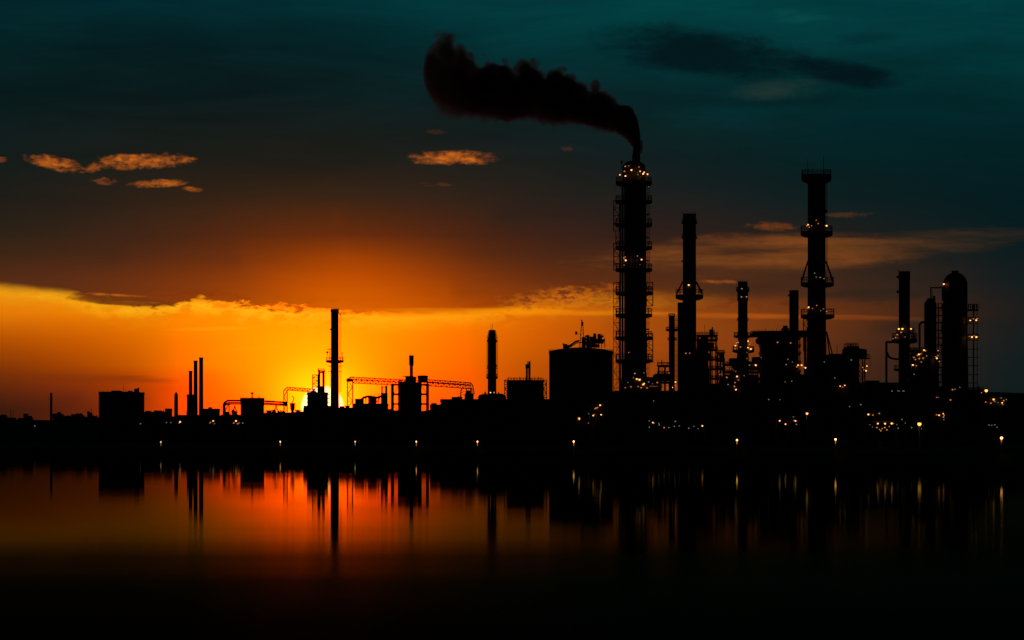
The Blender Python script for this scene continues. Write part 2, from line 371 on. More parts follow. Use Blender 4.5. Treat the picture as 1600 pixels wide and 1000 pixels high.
# ------------------------------------------------------------------ shared parts
LR = random.Random(77)
def lamp(rt, s, px, py, k='w', y=None, r=None, arm=1.2):
    """bulkhead lamp: dark housing on a bracket, glowing bulb below it"""
    y = s.D if y is None else y
    r = {'w': .25, 'y': .29, 'o': .22, 'g': .19, 's': .2, 'n': .2}[k] if r is None else r
    r *= s.D/1500.0*LR.uniform(.72, 1.15)
    x, z = s.x(px), s.z(py)
    b = MB(); b.tube((x, y, z+r*.55), (x, y, z+r*1.35), r*1.25, r*.6, 8)
    b.tube((x, y, z+r*1.2), (x, y+arm, z+r*1.2), r*.3, r*.3, 4)
    b.k = 1; b.ball((x, y, z), r, 8, 5)
    return b.build('lamp', None, rt, [STEEL, GLOWS[k]])
def shell(rt, s, prof, name='shell', m=None, cx=None, cy=None, n=28, base=True):
    """turned body from (x_left, x_right, row) triples read from top to bottom"""
    c = cx if cx is not None else (prof[-1][0]+prof[-1][1])/2
    pr = [(s.m(r-l)/2, s.z(y)) for l, r, y in reversed(prof)]
    if base and pr[0][1] > GZ: pr = [(pr[0][0], GZ-.3)]+pr
    b = MB(); b.lathe(s.x(c), s.D if cy is None else cy, pr, n)
    return b.build(name, m or SHELL, rt)
def railing(rt, s, cx, cy, R, zf, h, n=16, parent=None, w=.10):
    b = MB()
    b.hoop(cx, cy, zf+h, R, w, 24); b.hoop(cx, cy, zf+h*.52, R, w*.8, 24)
    for k in range(n):
        t = 2*PI*k/n; b.tube((cx+R*math.cos(t), cy+R*math.sin(t), zf), (cx+R*math.cos(t), cy+R*math.sin(t), zf+h), w, w, 4)
    return b.build('railing', STEEL, parent or rt)
def platform(rt, s, cxp, row, thick, Rpx, rinpx, rail=7, cy=None, n=18, struts=False):
    """ring walkway with coned underside; row is the floor's row"""
    cy = s.D if cy is None else cy; X = s.x(cxp); R = s.m(Rpx); ri = s.m(rinpx); zf = s.z(row)
    b = MB()
    b.lathe(X, cy, [(ri+.1, zf-s.m(thick)), (ri+(R-ri)*.45, zf-s.m(thick)*.93), (R*.97, zf-s.m(thick)*.72), (R, zf-s.m(thick)*.6), (R, zf)], 26)
    p = b.build('platform', STEEL, rt)
    railing(rt, s, X, cy, R-.12, zf, s.m(rail), n, p)
    return p
def ladder(rt, s, px, y0, y1, cy=None, wpx=3, cage=True, name='ladder'):
    """vertical ladder between rows y0 (top) and y1 (bottom)"""
    cy = s.D if cy is None else cy; b = MB(); xa = s.x(px-wpx/2); xb = s.x(px+wpx/2); za, zb = s.z(y0), s.z(y1)
    for x in (xa, xb): b.tube((x, cy, za), (x, cy, zb), .07, .07, 4)
    z = zb
    while z < za:
        b.tube((xa, cy, z), (xb, cy, z), .05, .05, 4); z += .55
    if cage:
        z = zb+1
        while z < za:
            b.hoop((xa+xb)/2, cy-.35, z, (xb-xa)*.75, .045, 8); z += 1.6
    return b.build(name, STEEL, rt)
def lattice(b, x0, x1, y0, y1, z0, z1, nz, r=.14, br=.11, sides=True, diag=True):
    """open braced tower of four posts"""
    for x in (x0, x1):
        for y in (y0, y1): b.tube((x, y, z0), (x, y, z1), r, r, 4)
    for k in range(nz+1):
        z = z0+(z1-z0)*k/nz
        for y in (y0, y1): b.tube((x0, y, z), (x1, y, z), br, br, 4)
        for x in (x0, x1): b.tube((x, y0, z), (x, y1, z), br, br, 4)
        if k < nz and diag:
            zz = z0+(z1-z0)*(k+1)/nz
            a, c = (x0, x1) if k % 2 else (x1, x0)
            for y in (y0, y1): b.tube((a, y, z), (c, y, zz), br, br, 4)
            if sides:
                for x in (x0, x1): b.tube((x, y0, z), (x, y1, zz), br, br, 4)
    return b
def truss(b, p0, p1, h, wdt, n, r=.14, br=.09):
    """horizontal gallery truss from p0 to p1 (upper chord centre line), depth h, width wdt in y"""
    p0 = Vector(p0); p1 = Vector(p1)
    for y in (-wdt/2, wdt/2):
        o = Vector((0, y, 0)); d = Vector((0, 0, -h))
        b.tube(p0+o, p1+o, r, r, 4); b.tube(p0+o+d, p1+o+d, r, r, 4)
        for k in range(n+1):
            a = p0.lerp(p1, k/n)+o; b.tube(a, a+d, br, br, 4)
            if k < n:
                c = p0.lerp(p1, (k+1)/n)+o
                if k % 2: b.tube(a, c+d, br, br, 4)
                else: b.tube(a+d, c, br, br, 4)
    for k in range(n+1):
        a = p0.lerp(p1, k/n)
        for d in (0, -h): b.tube(a+Vector((0,-wdt/2,d)), a+Vector((0,wdt/2,d)), br, br, 4)
    return b
def rail_line(b, x0, x1, y, z, h, n, r=.09):
    b.tube((x0, y, z+h), (x1, y, z+h), r, r, 4); b.tube((x0, y, z+h*.5), (x1, y, z+h*.5), r*.8, r*.8, 4)
    for k in range(n+1):
        x = x0+(x1-x0)*k/n; b.tube((x, y, z), (x, y, z+h), r, r, 4)
    return b
def rail_box(b, x0, x1, y0, y1, z, h, n):
    rail_line(b, x0, x1, y0, z, h, n); rail_line(b, x0, x1, y1, z, h, n)
    for x in (x0, x1):
        for k in (h, h*.5): b.tube((x, y0, z+k), (x, y1, z+k), .05, .05, 4)
    return b
def spikes(rt, s, items, name='mast', y=None):
    for px, y0, y1, r in items:
        MB().tube((s.x(px), y or s.D, s.z(y1)), (s.x(px), y or s.D, s.z(y0)), r, r*.6, 5).build(name, STEEL, rt)
def hall(name, label, cat, D, x0, x1, top, depth=22, m=None, roof='flat', tops=(), masts=(), rail=None, group=None, doors=True):
    """building with walls, roof, windows and door; tops are (x0, x1, row) blocks on the roof"""
    rt, s = root(name, label, cat, D, (x0+x1)/2, group); X0, X1, Z = s.x(x0), s.x(x1), s.z(top)
    rh = min(1.2, (Z-GZ)*.12)
    MB().box(X0, X1, D-depth/2, D+depth/2, GZ-.2, Z-rh).build('wall', m or BRICK, rt)
    b = MB()
    if roof == 'flat':
        b.box(X0-.12, X1+.12, D-depth/2-.12, D+depth/2+.12, Z-rh+.002, Z-.25)
        for a in ((X0-.12, X1+.12, D-depth/2-.12, D-depth/2+.2), (X0-.12, X1+.12, D+depth/2-.2, D+depth/2+.12)): b.box(a[0], a[1], a[2], a[3], Z-.25, Z)
    else:
        i = len(b.v); y0, y1 = D-depth/2-.3, D+depth/2+.3
        b.v += [(X0-.3,y0,Z-rh),(X1+.3,y0,Z-rh),(X1+.3,y1,Z-rh),(X0-.3,y1,Z-rh),(X0-.3,D,Z),(X1+.3,D,Z)]
        b._f((0,1,5,4),(2,3,4,5),(0,4,3),(1,2,5),(3,2,1,0))
    rf = b.build('roof', ROOFM, rt)
    H = Z-rh-GZ; W = X1-X0
    if doors and H > 4 and W > 6:
        nw = max(1, min(5, int(W/6)))
        for k in range(nw):
            xc = X0+W*(k+.5)/nw; zz = GZ+H*.55
            f = MB().box(xc-1.1, xc+1.1, D-depth/2-.1, D-depth/2-.003, zz, zz+min(1.6, H*.2)).build('window', STEEL, rt)
        MB().box(X0+W*.12, X0+W*.12+1.4, D-depth/2-.12, D-depth/2-.003, GZ, GZ+2.4).build('door', RUST, rt)
    for a, c2, r in tops:
        bx = MB().box(s.x(a), s.x(c2), D-depth*.3, D+depth*.2, Z-.24, s.z(r)); bx.box(s.x(a)-.1, s.x(c2)+.1, D-depth*.3-.1, D+depth*.2+.1, s.z(r)+.002, s.z(r)+.14)
        bx.build('roof_unit', STEEL, rf)
    if masts: spikes(rf, s, masts)
    if rail:
        b = MB(); rail_box(b, X0+.2, X1-.2, D-depth/2+.2, D+depth/2-.2, Z, s.m(rail), max(3, int(W/1.8))); b.build('railing', STEEL, rf)
    return rt, s
# ================================================================== RIGHT: the refinery
# tall column under the smoke
D = 1500; rt, s = root('distillation_column', 'tallest refinery column, ringed with walkways, black smoke leaving its top', 'column', D, 990.3)
CX = 990.3
shell(rt, s, [(988,993,251),(979,1002,253),(973,1008,258),(972.5,1008.5,262),(972.5,1008.5,284),(975,1005.5,292),(975,1005.5,560),(972,1008,600)], n=36, cx=CX)
shell(rt, s, [(991,999.5,226),(990,999.5,240),(987,999.5,241.5),(987,999.5,254)], 'vent_stack', cx=994, base=False)
spikes(rt, s, [(989.6,234,242,.2),(971,251,264,.12)]); MB().box(s.x(969.6), s.x(973), D-.4, D+.4, s.z(255.5), s.z(251)).build('junction_box', STEEL, rt)
platform(rt, s, CX, 283, 9, 28.3, 15, 6, n=22)
for row in (315, 351, 387, 421.5, 458, 492.5, 528, 563.5):
    platform(rt, s, CX, row-2, 7, 28.8, 14, 7 if row < 450 else 8, n=20)
for px, cy, a, c2, r in ((972.3, D-2.2, 292, 618, .34), (1005.5+1.4, D-2.0, 292, 612, .40), (969.2, D+1.0, 316, 618, .3), (1008.8, D+1.5, 284, 612, .28), (974.0, D+2.5, 292, 618, .16)):
    MB().tube((s.x(px), cy, s.z(a)), (s.x(px), cy, s.z(c2)), r, r, 8).build('pipe', RUST, rt)
b = MB(); x0, x1 = s.x(959), s.x(968)
for a, c2, n in ((313,361,4),(380,422,4),(361,380,2)):
    lattice(b, x0 if n > 2 else s.x(962), x1, D-1.6, D+1.2, s.z(c2), s.z(a), n, .17 if n > 2 else .08, .08)
b.build('stair_tower', STEEL, rt)
b = MB(); lattice(b, s.x(958.8), s.x(967.5), D-1.4, D+1.2, s.z(618), s.z(441), 14, .11, .07); b.build('stair_tower', STEEL, rt)
for a, c2 in ((441,478),(521,566)):
    b = MB(); lattice(b, s.x(1010), s.x(1020), D-1.6, D+1.4, s.z(c2), s.z(a), int((c2-a)/9), .15, .08); b.build('ladder_cage', STEEL, rt)
ladder(rt, s, 1013.5, 284, 455, D-.6, 3.2); ladder(rt, s, 1012.5, 478, 612, D-.6, 3.2); ladder(rt, s, 964, 441, 612, D-2.2, 3.2)
for row in (335,371,407,514.5):
    MB().box(s.x(1004), s.x(1014.5), D-.9, D+.9, s.z(row+1.2), s.z(row-.6)).build('bracket', STEEL, rt)
F = D-s.m(28.8)+.6
for px, py, k in ((976.5,261,'o'),(982.2,260,'g'),(998,262,'o'),(986,267,'w'),(999.5,269,'w'),(1005.6,270.5,'w'),(1004.2,273,'y'),(1011,273.5,'w'),(968,274.5,'w'),(976.6,276.3,'w'),(996,274,'g'),
                  (975,269,'o'),(1012.5,293,'g')):
    lamp(rt, s, px, py, k, F if py > 266 else D-s.m(18)-.3)
for px, py, k in ((977,407.6,'w'),(976.4,402.3,'o'),(974.3,404,'o'),(1001.7,406.5,'w'),(995.3,400.8,'g'),(999.2,414.4,'g'),(974.5,415,'g'),(982,551,'o')): lamp(rt, s, px, py, k, F)
# second stack
D = 1560; rt, s = root('chimney_stack', 'stack with one flared walkway and struts, just right of the smoking column', 'stack', D, 1077)
shell(rt, s, [(1066.8,1087,334),(1066.8,1087.6,455),(1067,1088.3,470),(1067,1088.3,545),(1062,1093,556)], m=CONC, cx=1077.2)
spikes(rt, s, [(1066.5+k*4.1, 329.5+(k % 2), 335, .09) for k in range(6)], 'lightning_rod')
for row, h, R in ((348,3.4,12.4),(371.5,2.6,12.2)):
    b = MB(); b.lathe(s.x(1077), D, [(s.m(10.1), s.z(row+h/2)), (s.m(R), s.z(row+h/2)), (s.m(R), s.z(row-h/2)), (s.m(10.1), s.z(row-h/2))], 26)
    p = b.build('collar', STEEL, rt)
    railing(rt, s, s.x(1077), D, s.m(R), s.z(row-h/2), s.m(3.6), 12, p, .05)
MB().box(s.x(1064.3), s.x(1067), D-.3, D+.3, s.z(409), s.z(407)).build('bracket', STEEL, rt)
platform(rt, s, 1077.2, 460.5, 9, 21.6, 11, 8, n=16)
for sx in (-1, 1):
    for dy in (-2.4, 0, 2.4): MB().tube((s.x(1077.2+sx*10.5), D+dy*.6, s.z(440)), (s.x(1077.2+sx*19.6), D+dy, s.z(459)), .22, .22, 5).build('strut', STEEL, rt)
lamp(rt, s, 1075.6, 445.6, 'w', D-s.m(11)-.5); lamp(rt, s, 1071,552.2,'o',D-s.m(16)-.5); lamp(rt, s, 1077,552,'o',D-s.m(16)-.5); lamp(rt, s, 1098,551,'g',D-s.m(16)-.5)
rt, s = root('stripper_column', 'blunt column touching the left side of the flared-walkway stack', 'column', 1552, 1063.5)
shell(rt, s, [(1059.5,1069,472.5),(1058.8,1069.5,474),(1058.8,1069.5,600)], cx=1064)
# slim column
D = 1500; rt, s = root('slim_column', 'slim column with a railed top between smoking column and flared-walkway stack', 'column', D, 1049.6)
shell(rt, s, [(1045,1054.4,493),(1045,1054.4,600)], cx=1049.7)
platform(rt, s, 1049.7, 493.5, 1.2, 5.6, 4.6, 3.5, n=10)
platform(rt, s, 1050, 514, 4, 9.8, 4.6, 3, n=10); platform(rt, s, 1050, 530, 1.6, 7.2, 4.6, 2.5, n=8)
ladder(rt, s, 1056, 494, 600, D-1, 2.2); ladder(rt, s, 1058.8, 490, 600, D+1.5, 2.2, False)
for a, c2, k in ((1055,597,'y'),(1050,605.5,'w'),(1054.6,602,'o'),(1045.2,583,'o')): lamp(rt, s, a, c2, k, D-3)
# steel frame right of it
def frame_unit(name, label, D, x0, x1, top, floors, depth=9, bays=2, fill=(), lamps=(), masts=(), rail=5, seed=1, cat='process unit', vessels=2, blocks=(), brace=True, group=None, solid=0.0):
    """open steel structure: posts, decks, bracing, vessels and pipes between the decks"""
    rt, s = root(name, label, cat, D, (x0+x1)/2, group); r = random.Random(seed)
    X0, X1 = s.x(x0), s.x(x1); y0, y1 = D-depth/2, D+depth/2; b = MB()
    rows = [top]+list(floors)
    for k in range(bays+1):
        x = X0+(X1-X0)*k/bays
        for y in (y0, y1): b.box(x-.16, x+.16, y-.16, y+.16, GZ-.2, s.z(top)-.45)
    lev = [s.z(q) for q in rows]+[GZ]
    for i, z in enumerate(lev[:-1]):
        for k in range(bays):
            xa, xb = X0+(X1-X0)*k/bays, X0+(X1-X0)*(k+1)/bays
            if brace and r.random() < .6:
                if r.random() < .5: xa, xb = xb, xa
                b.tube((xa, y0, lev[i+1]), (xb, y0, z), .09, .09, 4); b.tube((xb, y1, lev[i+1]), (xa, y1, z), .09, .09, 4)
    for z in lev[:-1]:
        for y in (y0, y1): b.tube((X0, y, z-.6), (X1, y, z-.6), .17, .17, 4)
        for x in (X0, X1): b.tube((x, y0, z-.6), (x, y1, z-.6), .17, .17, 4)
    b.build('frame', STEEL, rt)
    for i, z in enumerate(lev[:-1]):
        q = MB(); q.box(X0-.4, X1+.4, y0-.4, y1+.4, z-.42, z-.1); dk = q.build('deck', STEEL, rt)
        if rail:
            q = MB(); rail_box(q, X0-.3, X1+.3, y0-.3, y1+.3, z-.1, s.m(rail)*(1 if i == 0 else .8), max(3, int((X1-X0)/1.5))); q.build('railing', STEEL, dk)
    for k in range(vessels):
        x = r.uniform(X0+.8, X1-.8); i = r.randrange(len(rows)); zb = lev[i+1]; h = (lev[i]-zb)*r.uniform(.55, .85); R = min(r.uniform(.6, 1.5), (X1-X0)*.3)
        q = MB(); yy = r.uniform(y0+1, y1-1)
        if r.random() < .6: q.lathe(x, yy, [(R*.3, zb+h), (R*.8, zb+h*.95), (R, zb+h*.85), (R, zb+h*.1), (R*.6, zb), ][::-1], 14)
        else:
            q.tube((x-R*1.6, yy, zb+R+.3), (x+R*1.6, yy, zb+R+.3), R, R, 14); q.ball((x-R*1.6, yy, zb+R+.3), R*.98, 12, 6); q.ball((x+R*1.6, yy, zb+R+.3), R*.98, 12, 6)
        q.build('vessel', SHELL, rt)
    for k in range(int((X1-X0)/3)+2):
        q = MB(); x = r.uniform(X0, X1); yy = y0-.3-r.random()*.5; za = s.z(top)-r.uniform(0, .4)*(s.z(top)-GZ); xx = min(X1, max(X0, x+r.uniform(-5, 5)))
        zm = GZ+(za-GZ)*r.uniform(.2, .8); q.path([(x, yy, za), (x, yy, zm), (xx, yy, zm), (xx, yy, GZ)], r.uniform(.10, .22), 6); q.build('pipe', RUST, rt)
    for a, c2, ra, rb in blocks: MB().box(s.x(a), s.x(c2), y0+.8, y1-.8, s.z(rb), s.z(ra)).build('equipment_housing', BRICK, rt)
    if solid:
        MB().box(X0+.3, X1-.3, y0+depth*.4, y1-.3, GZ-.1, s.z(solid)).build('back_wall', BRICK, rt)
    if masts: spikes(rt, s, masts)
    for a, c2, k in lamps: lamp(rt, s, a, c2, k, y0-.9, arm=.8)
    return rt, s
frame_unit('process_unit', 'railed square steel frame directly right of the flared-walkway stack', 1540, 1090, 1119, 523, (530,545,560,575,590), 10, 4,
    masts=((1101,507,523,.08),(1113,511,523,.35),(1093,519,523,.1),(1116,516,524,.2)), blocks=((1090,1106,530,600),(1109,1114,515,524)), vessels=5, rail=4, seed=4)
frame_unit('process_unit', 'small low steel frame between the square frame and the bulb-lit stack', 1500, 1121, 1130.5, 550, (562,575,590), 6, 2, vessels=2, rail=3, seed=9,
    lamps=((1124,585,'g'),(1128,597,'o'),(1130,606,'g')))
frame_unit('process_unit', 'low stepped deck of pipework at the foot of the slim column, left side', 1470, 1029, 1049, 570, (583,596), 8, 2, vessels=3, rail=4, seed=11,
    masts=((1028,563,572,.12),(1034,562,572,.2)), lamps=((1043,606,'g'),))
frame_unit('process_unit', 'tangle of lit pipework at the foot of the tallest column', 1440, 972, 1032, 594, (604,614), 12, 6, vessels=9, rail=4, seed=21, solid=606,
    masts=((978,586,596,.1),(1010,583,596,.12),(1026,588,596,.1)),
    lamps=((994,592.5,'w'),(998.3,593.5,'y'),(1004,601,'w'),(1005.5,599.5,'y'),(1005,583,'g'),(980,598,'g'),(1012.5,597,'g'),(985,604.5,'o'),(1018.5,600,'g'),(989,590.5,'g'),(1001,606,'o'),(1010,606.5,'o'),
           (976,606,'o'),(991,584,'o'),(1021,604,'g'),(1026,598,'o'),(996,604,'g')))
# lit stack with mid platforms
D = 1520; rt, s = root('flare_stack', 'stack with a lamp-studded collar near its foot, linked to a long railed pipe bridge', 'stack', D, 1160.3)
shell(rt, s, [(1153.4,1167.6,440),(1153,1168,441.5),(1153,1168,456),(1152,1169,457),(1152,1169,466),(1153.2,1168,467.5),(1153.2,1168.6,540),(1152,1171,560),(1152,1171,600)], m=CONC, cx=1160.6)
spikes(rt, s, [(1153+k*3.6, 436.5+(k % 2), 441, .09) for k in range(5)], 'lightning_rod')
platform(rt, s, 1160.5, 452.5, 4, 10.6, 7.6, 4, n=12); platform(rt, s, 1160.5, 468, 2, 8.9, 7.6, 1, n=8)
platform(rt, s, 1160.5, 500, 1.3, 9.4, 7.6, 2.5, n=8); platform(rt, s, 1160.5, 524, 4.5, 14, 8, 4.5, n=14); platform(rt, s, 1161.5, 546, 6, 17, 9, 5, n=16)
F = D-s.m(17)+.4
for a, c2, k in ((1158.5,451.3,'g'),(1158,464,'g'),(1166,464,'o')): lamp(rt, s, a, c2, k, D-s.m(10.6)-.3, r=.24)
for a, c2, k in ((1168.2,533.2,'w'),(1148.4,540.2,'w'),(1152.6,535,'o'),(1156,542.5,'o'),(1168,543.4,'w'),(1172.3,545.4,'w'),(1172,536,'o'),(1148,545,'o'),(1166.3,551,'g'),(1166.4,560.5,'g'),(1150,535.5,'o'),(1170.5,538.5,'o')):
    lamp(rt, s, a, c2, k, F)
frame_unit('process_unit', 'lit pipe deck at the foot of the stack with the lamp-studded collar', 1480, 1131, 1186, 568, (580,592,604), 12, 5, vessels=8, rail=3, seed=31, solid=585,
    blocks=((1140,1152,560,568),(1176,1186,558,568)),
    lamps=((1169.5,571,'g'),(1179,571,'w'),(1150,588.5,'w'),(1148,581,'g'),(1146.8,598,'o'),(1148.3,609,'w'),(1161,587.3,'g'),(1152,594,'o'),(1140,577,'g'),(1134,590,'o'),(1136,601,'g'),(1146,604,'o')))
# pipe bridge
rt, s = root('pipe_bridge', 'long railed pipe bridge running right from the lamp-studded stack to the thick stack', 'pipe bridge', 1530, 1215)
q = MB(); q.box(s.x(1172), s.x(1262), 1526, 1534, s.z(527), s.z(521.5)); q.build('deck', STEEL, rt)
q = MB(); rail_box(q, s.x(1174), s.x(1262), 1526.2, 1533.8, s.z(521.5), s.m(4), 26); q.build('railing', STEEL, rt)
for k, (yy, rr) in enumerate(((1527.5,.45),(1529.5,.6),(1531.5,.4))):
    MB().tube((s.x(1176), yy, s.z(520.5)), (s.x(1262), yy, s.z(518.8)), rr, rr, 8).build('pipe', RUST, rt)
q = MB(); q.box(s.x(1221.5), s.x(1232), 1526.5, 1533.5, s.z(521), s.z(513)); q.box(s.x(1224), s.x(1230), 1527, 1533, s.z(513), s.z(509)); q.build('equipment_housing', BRICK, rt)
spikes(rt, s, [(1185+k*5.6, 515-(k % 3)*1.3, 521, .11) for k in range(13)], 'valve_post')
q = MB()
for px in (1190, 1205, 1220, 1235, 1258): q.box(s.x(px)-.25, s.x(px)+.25, 1527, 1533, GZ, s.z(527))
q.build('trestle', STEEL, rt)
frame_unit('process_unit', 'tall dark equipment block beneath the long railed pipe bridge', 1520, 1189, 1248, 528, (540,552,566,580,592), 12, 6, vessels=10, rail=3, seed=41, solid=529,
    lamps=((1213,535.4,'o'),(1233.4,536.4,'o'),(1187.5,559,'g'),(1245,571,'w'),(1250.5,571,'w'),(1256.4,575,'w'),(1258.5,583,'g'),(1262,551,'o'),(1236,566,'g'),(1226.5,570,'g'),(1225,597,'g'),(1235,596,'g'),(1229,562,'g'),
           (1243,573.5,'o'),(1253,574,'o')))
D = 1545; rt, s = root('chimney_stack', 'plain short flat-topped stack rising behind the long railed pipe bridge', 'stack', D, 1240.6)
shell(rt, s, [(1233.2,1247.8,453.5),(1233.2,1248,600)], m=CONC, cx=1240.6)
q = MB(); q.lathe(s.x(1240.6), D, [(s.m(7.3), s.z(481.2)), (s.m(7.9), s.z(481.2)), (s.m(7.9), s.z(480)), (s.m(7.3), s.z(480))], 24); q.build('collar', STEEL, rt)
MB().box(s.x(1231), s.x(1233.6), D-.5, D+.5, s.z(463), s.z(460.5)).build('junction_box', STEEL, rt)
# thick stack with four collars
D = 1500; rt, s = root('chimney_stack', 'thick stack with a cup-shaped top walkway and three lit collars', 'stack', D, 1276.5)
shell(rt, s, [(1262,1289.6,273),(1262,1290,370),(1262.6,1290.6,450),(1263,1292,500),(1262.5,1293.5,560),(1261,1296,600)], m=CONC, cx=1276, n=36)
platform(rt, s, 1275.6, 272.5, 14, 23.4, 14, 7, n=20)
spikes(rt, s, [(1262,248,272,.1),(1286.8,243,272,.12)], 'antenna')
MB().box(s.x(1289.5), s.x(1292.4), D-.6, D+.6, s.z(332), s.z(328)).build('junction_box', STEEL, rt)
platform(rt, s, 1276, 361.5, 10, 25, 14, 8, n=20); platform(rt, s, 1277, 441.5, 8, 26, 14.3, 8, n=20); platform(rt, s, 1277.4, 491.5, 8, 26.4, 14.6, 8.5, n=20)
for sx in (-1, 1):
    for dy in (-2, 2): MB().tube((s.x(1276.4+sx*14), D+dy*.4, s.z(408)), (s.x(1277+sx*24.6), D+dy, s.z(440)), .22, .22, 5).build('strut', STEEL, rt)
for e in (1296, 1300.5): MB().tube((s.x(1291.5), D, s.z(518)), (s.x(e), D-.5, s.z(554)), .22, .22, 5).build('strut', STEEL, rt)
b = MB(); lattice(b, s.x(1255.4), s.x(1262), D-1, D+1, s.z(548), s.z(498), 6, .12, .08); b.build('ladder_cage', STEEL, rt)
ladder(rt, s, 1291.8, 372, 440, D-.8, 1.6, False); ladder(rt, s, 1291.4, 285, 361, D-.8, 1.4, False)
F = D-s.m(25)+.5
for a, c2, k in ((1261.2,352,'w'),(1259.3,353.6,'o'),(1266.7,353.8,'o'),(1277,350.2,'o'),(1274,345,'o'),(1290,353.6,'w'),(1263,356,'o'),(1271.4,427.5,'g'),(1280,434,'o'),(1274,433.6,'g'),(1286,436,'g'),
                 (1262,480.6,'w'),(1268.2,482.6,'o'),(1274.6,477.8,'o'),(1285.4,483,'o'),(1259.8,482.4,'o'),(1290,487,'o'),(1281,486,'g')): lamp(rt, s, a, c2, k, F)
frame_unit('process_unit', 'dim pipe rack at the foot of the thick stack, right of the tall dark block', 1470, 1250, 1300, 588, (600,), 10, 5, vessels=5, rail=3, seed=51, solid=592,
    lamps=((1286,566,'g'),))
# block with rounded upper house right of the thick stack
D = 1490; rt, s = hall('boiler_house', 'stepped boiler house with a railed hump, right of the thick stack', 'boiler house', D, 1292, 1340, 553.5, 16, roof='flat', masts=((1308,538,554,.1),(1299,545,554,.06)))
b = MB(); i0 = 0
pr = [(1318,553.4),(1318.4,546),(1322,541.6),(1338,541.2),(1341,545),(1352,546.5),(1352,560),(1340.4,560),(1340.4,553.4)]
n = len(pr)
for y in (D-7, D+7): b.v += [(s.x(a), y, s.z(c2)) for a, c2 in pr]
b._f(tuple(range(n))[::-1], tuple(range(n, 2*n)))
for k in range(n): b._f((k, (k+1) % n, n+(k+1) % n, n+k))
b.build('upper_house', BRICK, rt)
b = MB(); rail_box(b, s.x(1321), s.x(1339), D-6, D+6, s.z(541.2), s.m(4.6), 7); b.build('railing', STEEL, rt)
spikes(rt, s, [(1318.6,537,553,.15),(1329,537,541,.3),(1341.5,540,546,.2),(1360,556,572,.05)])
b = MB(); b.box(s.x(1352.2), s.x(1358), D-4, D+4, s.z(561), s.z(559.5)); rail_box(b, s.x(1352.4), s.x(1357.8), D-3.8, D+3.8, s.z(559.5), s.m(6), 2); b.build('balcony', STEEL, rt)
b = MB(); lattice(b, s.x(1336), s.x(1349.4), D-5, D+5, GZ, s.z(560.5), 5, .26, .14); b.build('frame', STEEL, rt)
for a, c2, k in ((1344.8,574.6,'o'),(1351.2,572.6,'w'),(1350,579.8,'w'),(1346.5,578,'o'),(1309.6,603.8,'w'),(1313.2,605.2,'o'),(1316.8,602.6,'w'),(1327,563,'g'),(1301.5,591,'g')): lamp(rt, s, a, c2, k, D-9)
hall('compressor_house', 'long low shed with curved roofline running right from the stepped boiler house', 'shed', 1480, 1345, 1402, 597.5, 18, roof='pitched', tops=((1352,1372,595.5),))
# column with pipe loops
D = 1460; rt, s = root('reactor_column', 'flat-topped column with amber lamps round its waist and square pipe loops at left', 'column', D, 1413)
shell(rt, s, [(1402.4,1420.6,424),(1402.4,1420.8,436),(1403.6,1421,437),(1404.6,1422,515),(1404.6,1423,600)], cx=1413)
spikes(rt, s, [(1403.4+k*4.2, 420.4+(k % 2), 424.4, .09) for k in range(5)], 'lightning_rod')
for row in (433, 456): MB().box(s.x(1401), s.x(1404), D-.6, D+.6, s.z(row+2), s.z(row-2)).build('bracket', STEEL, rt)
platform(rt, s, 1413.6, 530, 7, 20, 10, 9, n=16); platform(rt, s, 1413, 519, 2, 13, 9, 3, n=10); platform(rt, s, 1410, 576, 4, 13.5, 9, 5, n=10)
b = MB(); b.path([(s.x(1404), D-1, s.z(534.6)), (s.x(1384.6), D-1, s.z(534.6)), (s.x(1384.6), D-1, GZ)], .36); b.build('pipe', RUST, rt)
b = MB(); b.path([(s.x(1384.6), D-1, s.z(549)), (s.x(1389), D-1, s.z(558.5)), (s.x(1397), D-1, s.z(561)), (s.x(1405), D-1, s.z(561.5))], .32); b.build('pipe', RUST, rt)
spikes(rt, s, [(1427,512,530,.25),(1429.6,514,530,.15),(1396.4,524,530,.3),(1424.6,520,530,.2)], 'valve_post')
F = D-s.m(20)+.5
for a, c2, k in ((1403,514.3,'y'),(1408.6,514.2,'y'),(1422,514.1,'y'),(1406.4,519.6,'o'),(1413,526.6,'g'),(1398,527.6,'o'),(1394,529.4,'g'),(1400.4,523,'o'),(1422,549.4,'g')): lamp(rt, s, a, c2, k, F)
frame_unit('process_unit', 'brightly lit jumble of pipes between the waist-lit column and the stubby column', 1440, 1422, 1446, 546, (556,567,580,592), 9, 4, vessels=6, rail=3, seed=61, blocks=((1424,1434,560,600),), solid=572,
    lamps=((1441.4,547.4,'y'),(1443.4,548.6,'o'),(1433.4,554,'y'),(1431,555.4,'o'),(1436,553.2,'o'),(1445.4,556.3,'g'),(1424,570.6,'w'),(1429.4,571.8,'o'),(1440,560,'o'),(1428,562,'o'),(1437,566,'g'),(1425.6,558.8,'o'),
           (1434,560.6,'o'),(1426,585,'g')))
D = 1480; rt, s = root('absorber_column', 'stubby column with a stepped cap and overhead pipe reaching to the domed vessel', 'column', D, 1453.6)
shell(rt, s, [(1450,1460,466),(1449.4,1461,469),(1444.6,1463,473),(1444,1463.4,476),(1444.2,1463.6,545),(1442,1466,575),(1441,1467,600)], cx=1453.7)
b = MB(); b.path([(s.x(1454.4), D, s.z(468)), (s.x(1454.4), D, s.z(449.6)), (s.x(1472.6), D, s.z(449.6)), (s.x(1472.6), D, s.z(470))], .22); b.build('pipe', RUST, rt)
spikes(rt, s, [(1459.6,462,470,.5),(1456.8,452,466,.1)], 'valve_post')
